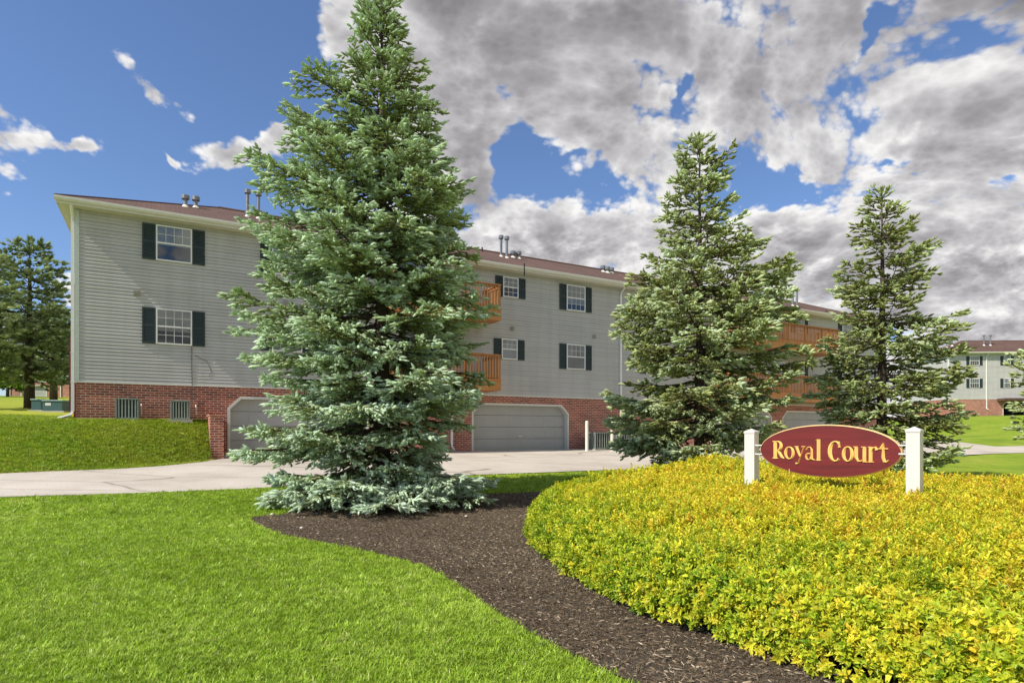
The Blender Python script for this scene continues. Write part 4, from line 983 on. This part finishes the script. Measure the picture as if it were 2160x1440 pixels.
SD = np.concatenate([nrm * g.uniform(.5, 1.1, (ns_, 1)), g.uniform(-.15, .9, (ns_, 1))], 1) + g.normal(0, .3, (ns_, 3))
AX = np.concatenate([PX, sx[kk]]); AY = np.concatenate([PY, sy[kk]]); AZ = np.concatenate([PZ, szz[kk]]); AD = np.concatenate([DD, SD[kk]])
n_ = len(AX); top_ = np.concatenate([np.ones(len(PX)), np.zeros(kk.sum())])
# golden-orange new growth on the crown of the bed, lime lower down
tn = .30 + .20 * top_ * smooth(.3, 2.0, np.concatenate([he, np.zeros(kk.sum())])) + .12 * wobble(AX, AY, .9, 4) + .05 * wobble(AX, AY, 4, 1) + g.normal(0, .13, n_) + np.concatenate([np.clip(lift + .06, -.1, .1) * 1.5, -.03 * np.ones(kk.sum())])
sc = 1.0 * g.uniform(.75, 1.2, n_) * np.clip(.9 + .06 * (AY - 5), .95, 1.35)
ok = np.ones(n_, bool)
for pc in (PL, PR): ok &= (np.hypot(AX - pc[0], AY - pc[1]) > .14)
v, ti, rn = place(ST, np.stack([AX - 3, AY - 6, AZ], 1)[ok], AD[ok], sc[ok], np.clip(tn, 0, 1)[ok], g.random(n_)[ok], g, g.uniform(0, 6.28, n_)[ok])
# leaf to leaf variation inside a shoot: younger (upper) leaves are more golden
per = 12; nleaf = len(v) // per; lt = np.repeat(np.clip(g.normal(0, .09, nleaf), -.25, .25), per); lr = np.repeat(g.random(nleaf), per)
np_mesh('leaves', v, 3, M['spirea'], hroot, {'tint': np.clip(ti + lt, 0, 1), 'rnd': np.clip(.5 * rn + .5 * lr, 0, 1)}); print('hedge tris', len(v) // 3)

# dark green weed clump growing through the bed under the sign
wx, wy, wz = at(1768, 1030, 8.6)
gw_ = np.random.default_rng(77); nw_ = 260; ww = empty('green_weed_clump', (wx, wy, wz - .12)); tag(ww, 'dark green leafy clump growing out of the golden shrubs under the sign', 'plant')
P_ = np.stack([gw_.normal(0, .16, nw_), gw_.normal(0, .10, nw_), gw_.uniform(0, .10, nw_)], 1); D_ = np.stack([gw_.normal(0, .5, nw_), gw_.normal(0, .5, nw_), np.ones(nw_)], 1)
v, ti, rn = place(ST, P_, D_, gw_.uniform(.9, 1.3, nw_), gw_.uniform(0, .08, nw_), gw_.random(nw_) * .4, gw_, gw_.uniform(0, 6.28, nw_))
np_mesh('leaves', v, 3, M['decid'], ww, {'tint': ti, 'rnd': rn})

# ------------------------------------------------------------------ grass blades
def blade_template(seed, nb, h, spread):
    g = np.random.default_rng(seed); V = []
    for i in range(nb):
        a = g.uniform(0, 6.28); r_ = spread * math.sqrt(g.random()); b = np.array([r_ * math.cos(a), r_ * math.sin(a), -.01]); l = h * g.uniform(.6, 1.25); w_ = .0034
        an = g.uniform(0, 6.28); lean = g.uniform(.15, .95); d = np.array([math.cos(an) * lean, math.sin(an) * lean, 1]); d /= np.linalg.norm(d)
        s = np.array([-math.sin(an), math.cos(an), 0]); m1 = b + d * l * .55; tip = b + d * l + np.array([math.cos(an), math.sin(an), -.5]) * l * .22
        V += [b - s * w_, b + s * w_, m1 + s * w_ * .8, b - s * w_, m1 + s * w_ * .8, m1 - s * w_ * .8, m1 - s * w_ * .8, m1 + s * w_ * .8, tip]
    V = np.array(V); return V[:, [2, 0, 1]] * [1, 1, 1]
GT = [blade_template(200 + i, 13, .052, .045) for i in range(6)]
def lawn_pts(n, x0, x1, y0, y1, dens):
    x = g.uniform(x0, x1, n); y = g.uniform(y0, y1, n); k = inview(x, y, .4) & (g.random(n) < dens(x, y))
    x, y = x[k], y[k]; k = ~inpoly(x, y, bed_poly) & ~inpoly(x, y, road_poly) & (polydist(x, y, road_poly) > np.where(y > 13.5, .25, .02) * g.random(len(x))); return x[k], y[k]
x1, y1 = lawn_pts(290000, -14, 3, 3.2, 15, lambda x, y: np.clip((4.2 / y) ** 1.15, .12, 1))
x2, y2 = lawn_pts(60000, -9, 12, 12, 22, lambda x, y: np.clip((6 / y), .1, 1) * (x > -9))
x3, y3 = lawn_pts(110000, -24, -8, 14, 22, lambda x, y: .8 + 0 * x)
x = np.concatenate([x1, x2, x3]); y = np.concatenate([y1, y2, y3]); n_ = len(x)
d = np.stack([g.normal(0, .18, n_), g.normal(0, .18, n_), np.ones(n_)], 1)
sc = g.uniform(.75, 1.25, n_) * np.clip(.85 + .055 * (y - 4), .85, 1.45)
_t, _n = wall_tn(x, y); dry_ = smooth(8.5, 4.5, _n) * smooth(TW + 3, TW - .5, _t) * smooth(-14, -4, _t)
tn = .50 - .36 * dry_ + .16 * wobble(x, y, .55, 2) + .10 * wobble(x, y, 2.1, 4) + .07 * wobble(x, y, 6.3, 7) + g.normal(0, .12, n_) + np.where(g.random(n_) < .02, .4, 0)
v, ti, rn = place(GT, np.stack([x, y, H(x, y)], 1), d, sc, np.clip(tn, 0, 1), g.random(n_), g, g.uniform(0, 6.28, n_))
nl2 = len(v) // 9; br_ = np.repeat(g.normal(0, .12, nl2), 9)
tag(np_mesh('grass', v, 3, M['grassb'], None, {'tint': np.clip(ti + br_, 0, 1), 'rnd': rn}), 'short mown bright green lawn grass', 'grass', kind='stuff'); print('grass tris', len(v) // 3)

# ------------------------------------------------------------------ mulch chips
n_ = 260000; x = g.uniform(-4.5, 5, n_); y = g.uniform(3.2, 15.2, n_)
k = inpoly(x, y, bed_poly) & inview(x, y) & ~(inpoly(x, y, hedge) & (polydist(x, y, hedge) > .45)) & (g.random(n_) < np.clip(5.5 / y, .3, 1)); x, y = x[k], y[k]; n_ = len(x)
ct = []
for i in range(8):
    gg = np.random.default_rng(300 + i); l = gg.uniform(.022, .055); w_ = gg.uniform(.002, .006); t_ = .004
    c = np.array([(-l / 2, -w_ / 2, 0), (l / 2, -w_ * .3, t_ * gg.uniform(-1, 2)), (l / 2, w_ * .4, t_), (-l / 2, w_ / 2, t_), (0, 0, t_ + .004)])
    ct.append(np.array([c[0], c[1], c[4], c[1], c[2], c[4], c[2], c[3], c[4], c[3], c[0], c[4]]))
a = g.uniform(0, 6.28, n_); d = np.stack([np.cos(a), np.sin(a), g.normal(0, .25, n_)], 1)
tn = np.clip(.42 + .12 * wobble(x, y, .8) + g.normal(0, .17, n_) + np.where(g.random(n_) < .22, .38, 0), 0, 1)
v, ti, rn = place(ct, np.stack([x, y, H(x, y) + .018 + g.uniform(0, .014, n_)], 1), d, g.uniform(.55, 1.1, n_), tn, g.random(n_), g, g.normal(0, .4, n_))
tag(np_mesh('mulch_chips', v, 3, M['chip'], None, {'tint': ti, 'rnd': rn}), 'shredded dark brown bark mulch', 'mulch', kind='stuff')
for i, (px, py, r_, lb) in enumerate(((574, 1088, .035, 'small pale stone at the left tip of the mulch bed'), (636, 1117, .03, 'small pale stone on the mulch near the front lawn edge'), (983, 1092, .03, 'small tan stone on the mulch right of the blue spruce'))):
    x_, y_ = G(px, py); m = MB(); gg = np.random.default_rng(i)
    rings = [[(r_ * math.sin(th) * (1 + .2 * math.sin(3 * ph + i)) * math.cos(ph), r_ * math.sin(th) * math.sin(ph), r_ * .7 * math.cos(th)) for ph in np.linspace(0, 6.28, 9)[:-1]] for th in (.3, .9, 1.6, 2.3, 2.9)]
    vs = [p for q_ in rings for p in q_]; fs = [(a_ * 8 + b, a_ * 8 + (b + 1) % 8, (a_ + 1) * 8 + (b + 1) % 8, (a_ + 1) * 8 + b) for a_ in range(4) for b in range(8)] + [tuple(range(8))[::-1], tuple(range(32, 40))]
    m.add(vs, fs); tag(m.build('stone', M['stone'], loc=(x_, y_, float(H(x_, y_)) + .03), smooth_=True), lb, 'stone', 'small stones on the mulch')

# ------------------------------------------------------------------ light
SUN_EL = R(46); hs_ = -WD * .9968 + WN * .086; hs_ /= np.linalg.norm(hs_)
sv = Vector((hs_[0] * math.cos(SUN_EL), hs_[1] * math.cos(SUN_EL), math.sin(SUN_EL)))
ld = bpy.data.lights.new('sun', 'SUN'); ld.energy = 5.0; ld.angle = R(.5); ld.color = (1.0, .93, .80)
lo = bpy.data.objects.new('sun', ld); COL.objects.link(lo); lo.rotation_euler = sv.to_track_quat('Z', 'Y').to_euler(); lo.location = (-20, -15, 30)

wd = bpy.data.worlds.new('World'); SC.world = wd; wd.use_nodes = True; nt = wd.node_tree
wd.cycles.sampling_method = 'MANUAL'; wd.cycles.sample_map_resolution = 256
bg = nt.nodes['Background']; STR = .13; bg.inputs[1].default_value = STR
sky = nt.nodes.new('ShaderNodeTexSky'); sky.sky_type = 'NISHITA'; sky.sun_disc = False; sky.sun_elevation = SUN_EL; sky.sun_rotation = math.atan2(hs_[0], hs_[1]); sky.ozone_density = 2.2; sky.dust_density = .4
tc = nt.nodes.new('ShaderNodeTexCoord'); sp = nt.nodes.new('ShaderNodeSeparateXYZ'); L(nt, tc.outputs['Generated'], sp.inputs[0])
dx, dy, dz = sp.outputs
az_n = mth(nt, 'ARCTAN2', dx, dy); el_n = mth(nt, 'ARCSINE', dz)
zc1 = mth(nt, 'ADD', mth(nt, 'MAXIMUM', dz, 0.0), .38)
cb = nt.nodes.new('ShaderNodeCombineXYZ'); L(nt, mth(nt, 'DIVIDE', dx, zc1), cb.inputs[0]); L(nt, mth(nt, 'DIVIDE', dy, zc1), cb.inputs[1]); cb.inputs[2].default_value = 55.5
def noise(vec, scale, detail, rough, dist=0.0, lac=2.0):
    n = N(nt, 'ShaderNodeTexNoise', Scale=scale, Detail=detail, Roughness=rough, Distortion=dist, Lacunarity=lac); L(nt, vec, n.inputs['Vector']); return n
warp = noise(cb.outputs[0], 1.8, 1.5, .5)
wv = nt.nodes.new('ShaderNodeVectorMath'); wv.operation = 'MULTIPLY_ADD'; L(nt, warp.outputs['Color'], wv.inputs[0]); wv.inputs[1].default_value = (.22, .22, .22); L(nt, cb.outputs[0], wv.inputs[2])
def field(vec, det):
    a = noise(vec, 2.6, det, .55)
    v = N(nt, 'ShaderNodeTexVoronoi', feature='F1', Scale=5.5, Detail=3.5, Roughness=.62, Lacunarity=2.3); L(nt, vec, v.inputs['Vector'])
    b_ = mth(nt, 'MULTIPLY_ADD', v.outputs['Distance'], -.62, .33)
    return mth(nt, 'ADD', mth(nt, 'MULTIPLY_ADD', a.outputs[0], 1.9, -.05), b_)
off = nt.nodes.new('ShaderNodeVectorMath'); off.operation = 'ADD'; L(nt, wv.outputs[0], off.inputs[0]); off.inputs[1].default_value = (-.04, -.03, .0)
dn = field(wv.outputs[0], 9.0); dn2 = field(off.outputs[0], 6.0)
# coverage drawn over azimuth / elevation (real directions of this sky)
def dirs(px, py):
    r_ = ray(px, py); r_ /= np.linalg.norm(r_); return math.atan2(r_[0], r_[1]), math.asin(r_[2])
wn = noise(tc.outputs['Generated'], 7.0, 4.0, .6); ws = nt.nodes.new('ShaderNodeSeparateXYZ'); L(nt, wn.outputs['Color'], ws.inputs[0])
azw = mth(nt, 'ADD', az_n, mth(nt, 'MULTIPLY', mth(nt, 'SUBTRACT', ws.outputs[0], .5), .16)); elw = mth(nt, 'ADD', el_n, mth(nt, 'MULTIPLY', mth(nt, 'SUBTRACT', ws.outputs[1], .5), .12))
def blob(px, py, rx, ry, rot, amp):
    a, e = dirs(px, py); sx, sy = rx / F, ry / F; c, s = math.cos(R(rot)), math.sin(R(rot))
    u = mth(nt, 'SUBTRACT', azw, a); v_ = mth(nt, 'SUBTRACT', elw, e)
    p = mth(nt, 'MULTIPLY', mth(nt, 'ADD', mth(nt, 'MULTIPLY', u, c), mth(nt, 'MULTIPLY', v_, s)), 1 / sx)
    q = mth(nt, 'MULTIPLY', mth(nt, 'SUBTRACT', mth(nt, 'MULTIPLY', v_, c), mth(nt, 'MULTIPLY', u, s)), 1 / sy)
    d2 = mth(nt, 'ADD', mth(nt, 'MULTIPLY', p, p), mth(nt, 'MULTIPLY', q, q))
    return mth(nt, 'MULTIPLY', mth(nt, 'EXPONENT', mth(nt, 'MULTIPLY', d2, -1.0)), amp)
a_edge = dirs(900, 300)[0]
cov = mth(nt, 'MULTIPLY', mth(nt, 'SMOOTH_MIN', mth(nt, 'MULTIPLY', mth(nt, 'SUBTRACT', azw, a_edge - .07), 5.5), 1.0, .2), .40)
cov = mth(nt, 'MAXIMUM', cov, -.42)
for b_ in ((305, 165, 80, 36, -38, .60), (445, 108, 36, 20, -15, .52), (158, 323, 56, 18, 0, .60), (-10, 290, 55, 110, 10, .72), (495, 328, 75, 28, 10, .60), (590, 285, 60, 24, 10, .52), (345, 342, 30, 9, -10, .48), (290, 248, 26, 8, 0, .48),
           (700, 30, 60, 40, 0, .34), (720, 90, 40, 40, 0, .3), (140, 610, 40, 30, 0, .4), (1000, 300, 80, 90, 0, .25), (1100, 500, 130, 60, 0, .35), (1300, 520, 160, 60, 0, .25),
           (1150, 350, 130, 60, -25, -.52), (1010, 130, 45, 35, 0, -.22), (1060, 215, 60, 26, -30, -.30), (1580, 400, 70, 38, -10, -.46), (1660, 440, 60, 14, 0, -.3), (1830, 60, 22, 50, -20, -.36), (1900, 345, 40, 12, 10, -.35), (2130, 355, 36, 18, 0, -.34), (1440, 200, 14, 34, -20, -.3), (1250, 445, 60, 18, 0, -.25), (1880, 10, 60, 24, 0, -.3)):
    cov = mth(nt, 'ADD', cov, blob(*b_))
dens = mth(nt, 'ADD', dn, cov)
mask = nt.nodes.new('ShaderNodeMapRange'); mask.interpolation_type = 'SMOOTHSTEP'; L(nt, dens, mask.inputs[0]); mask.inputs[1].default_value = .49; mask.inputs[2].default_value = .70
# relief: lit flanks face the sun, thick parts grey
rel = mth(nt, 'SUBTRACT', dn, dn2)
thick = nt.nodes.new('ShaderNodeMapRange'); L(nt, dens, thick.inputs[0]); thick.inputs[1].default_value = .56; thick.inputs[2].default_value = 1.05; thick.inputs[3].default_value = .96; thick.inputs[4].default_value = .44
big = noise(cb.outputs[0], .62, 5.0, .55, .4)
lum = mth(nt, 'ADD', thick.outputs[0], mth(nt, 'MULTIPLY', rel, 1.1))
lum = mth(nt, 'ADD', lum, mth(nt, 'MULTIPLY', mth(nt, 'SUBTRACT', big.outputs[0], .5), .8))
lum = mth(nt, 'ADD', lum, mth(nt, 'MULTIPLY_ADD', mth(nt, 'MINIMUM', el_n, .5), -.8, .24)); crisp = noise(wv.outputs[0], 4.5, 6.0, .6); lum = mth(nt, 'ADD', lum, mth(nt, 'MULTIPLY', mth(nt, 'SUBTRACT', crisp.outputs[0], .5), .2))
cr = ramp(nt, lum, [(0, (.22, .215, .225)), (.35, (.34, .33, .345)), (.65, (.52, .51, .52)), (1, (.84, .83, .82))])
cs = nt.nodes.new('ShaderNodeVectorMath'); cs.operation = 'SCALE'; L(nt, cr.outputs[0], cs.inputs[0]); cs.inputs['Scale'].default_value = 1 / STR
skyc = mixc(nt, 1.0, sky.outputs[0], (.76, .85, 1.02), 'MULTIPLY')
L(nt, mixc(nt, mask.outputs[0], skyc, cs.outputs[0]), bg.inputs[0])

# ------------------------------------------------------------------ camera
cd = bpy.data.cameras.new('camera'); cam = bpy.data.objects.new('camera', cd); COL.objects.link(cam); SC.camera = cam
cam.location = (0, 0, CAMZ); cam.rotation_euler = (R(90), 0, 0); cd.sensor_width = 36; cd.lens = F / 2160 * 36; cd.shift_y = (HY - 720) / 2160; cd.clip_end = 3000; cd.clip_start = .05
SC.view_settings.view_transform = 'Standard'; SC.view_settings.look = 'None'; SC.view_settings.exposure = .2; SC.view_settings.gamma = 1
SC.cycles.max_bounces = 4; SC.cycles.diffuse_bounces = 3; SC.cycles.transmission_bounces = 3; SC.cycles.transparent_max_bounces = 6; SC.cycles.use_denoising = True
try: SC.cycles.denoiser = 'OPENIMAGEDENOISE'
except Exception: pass
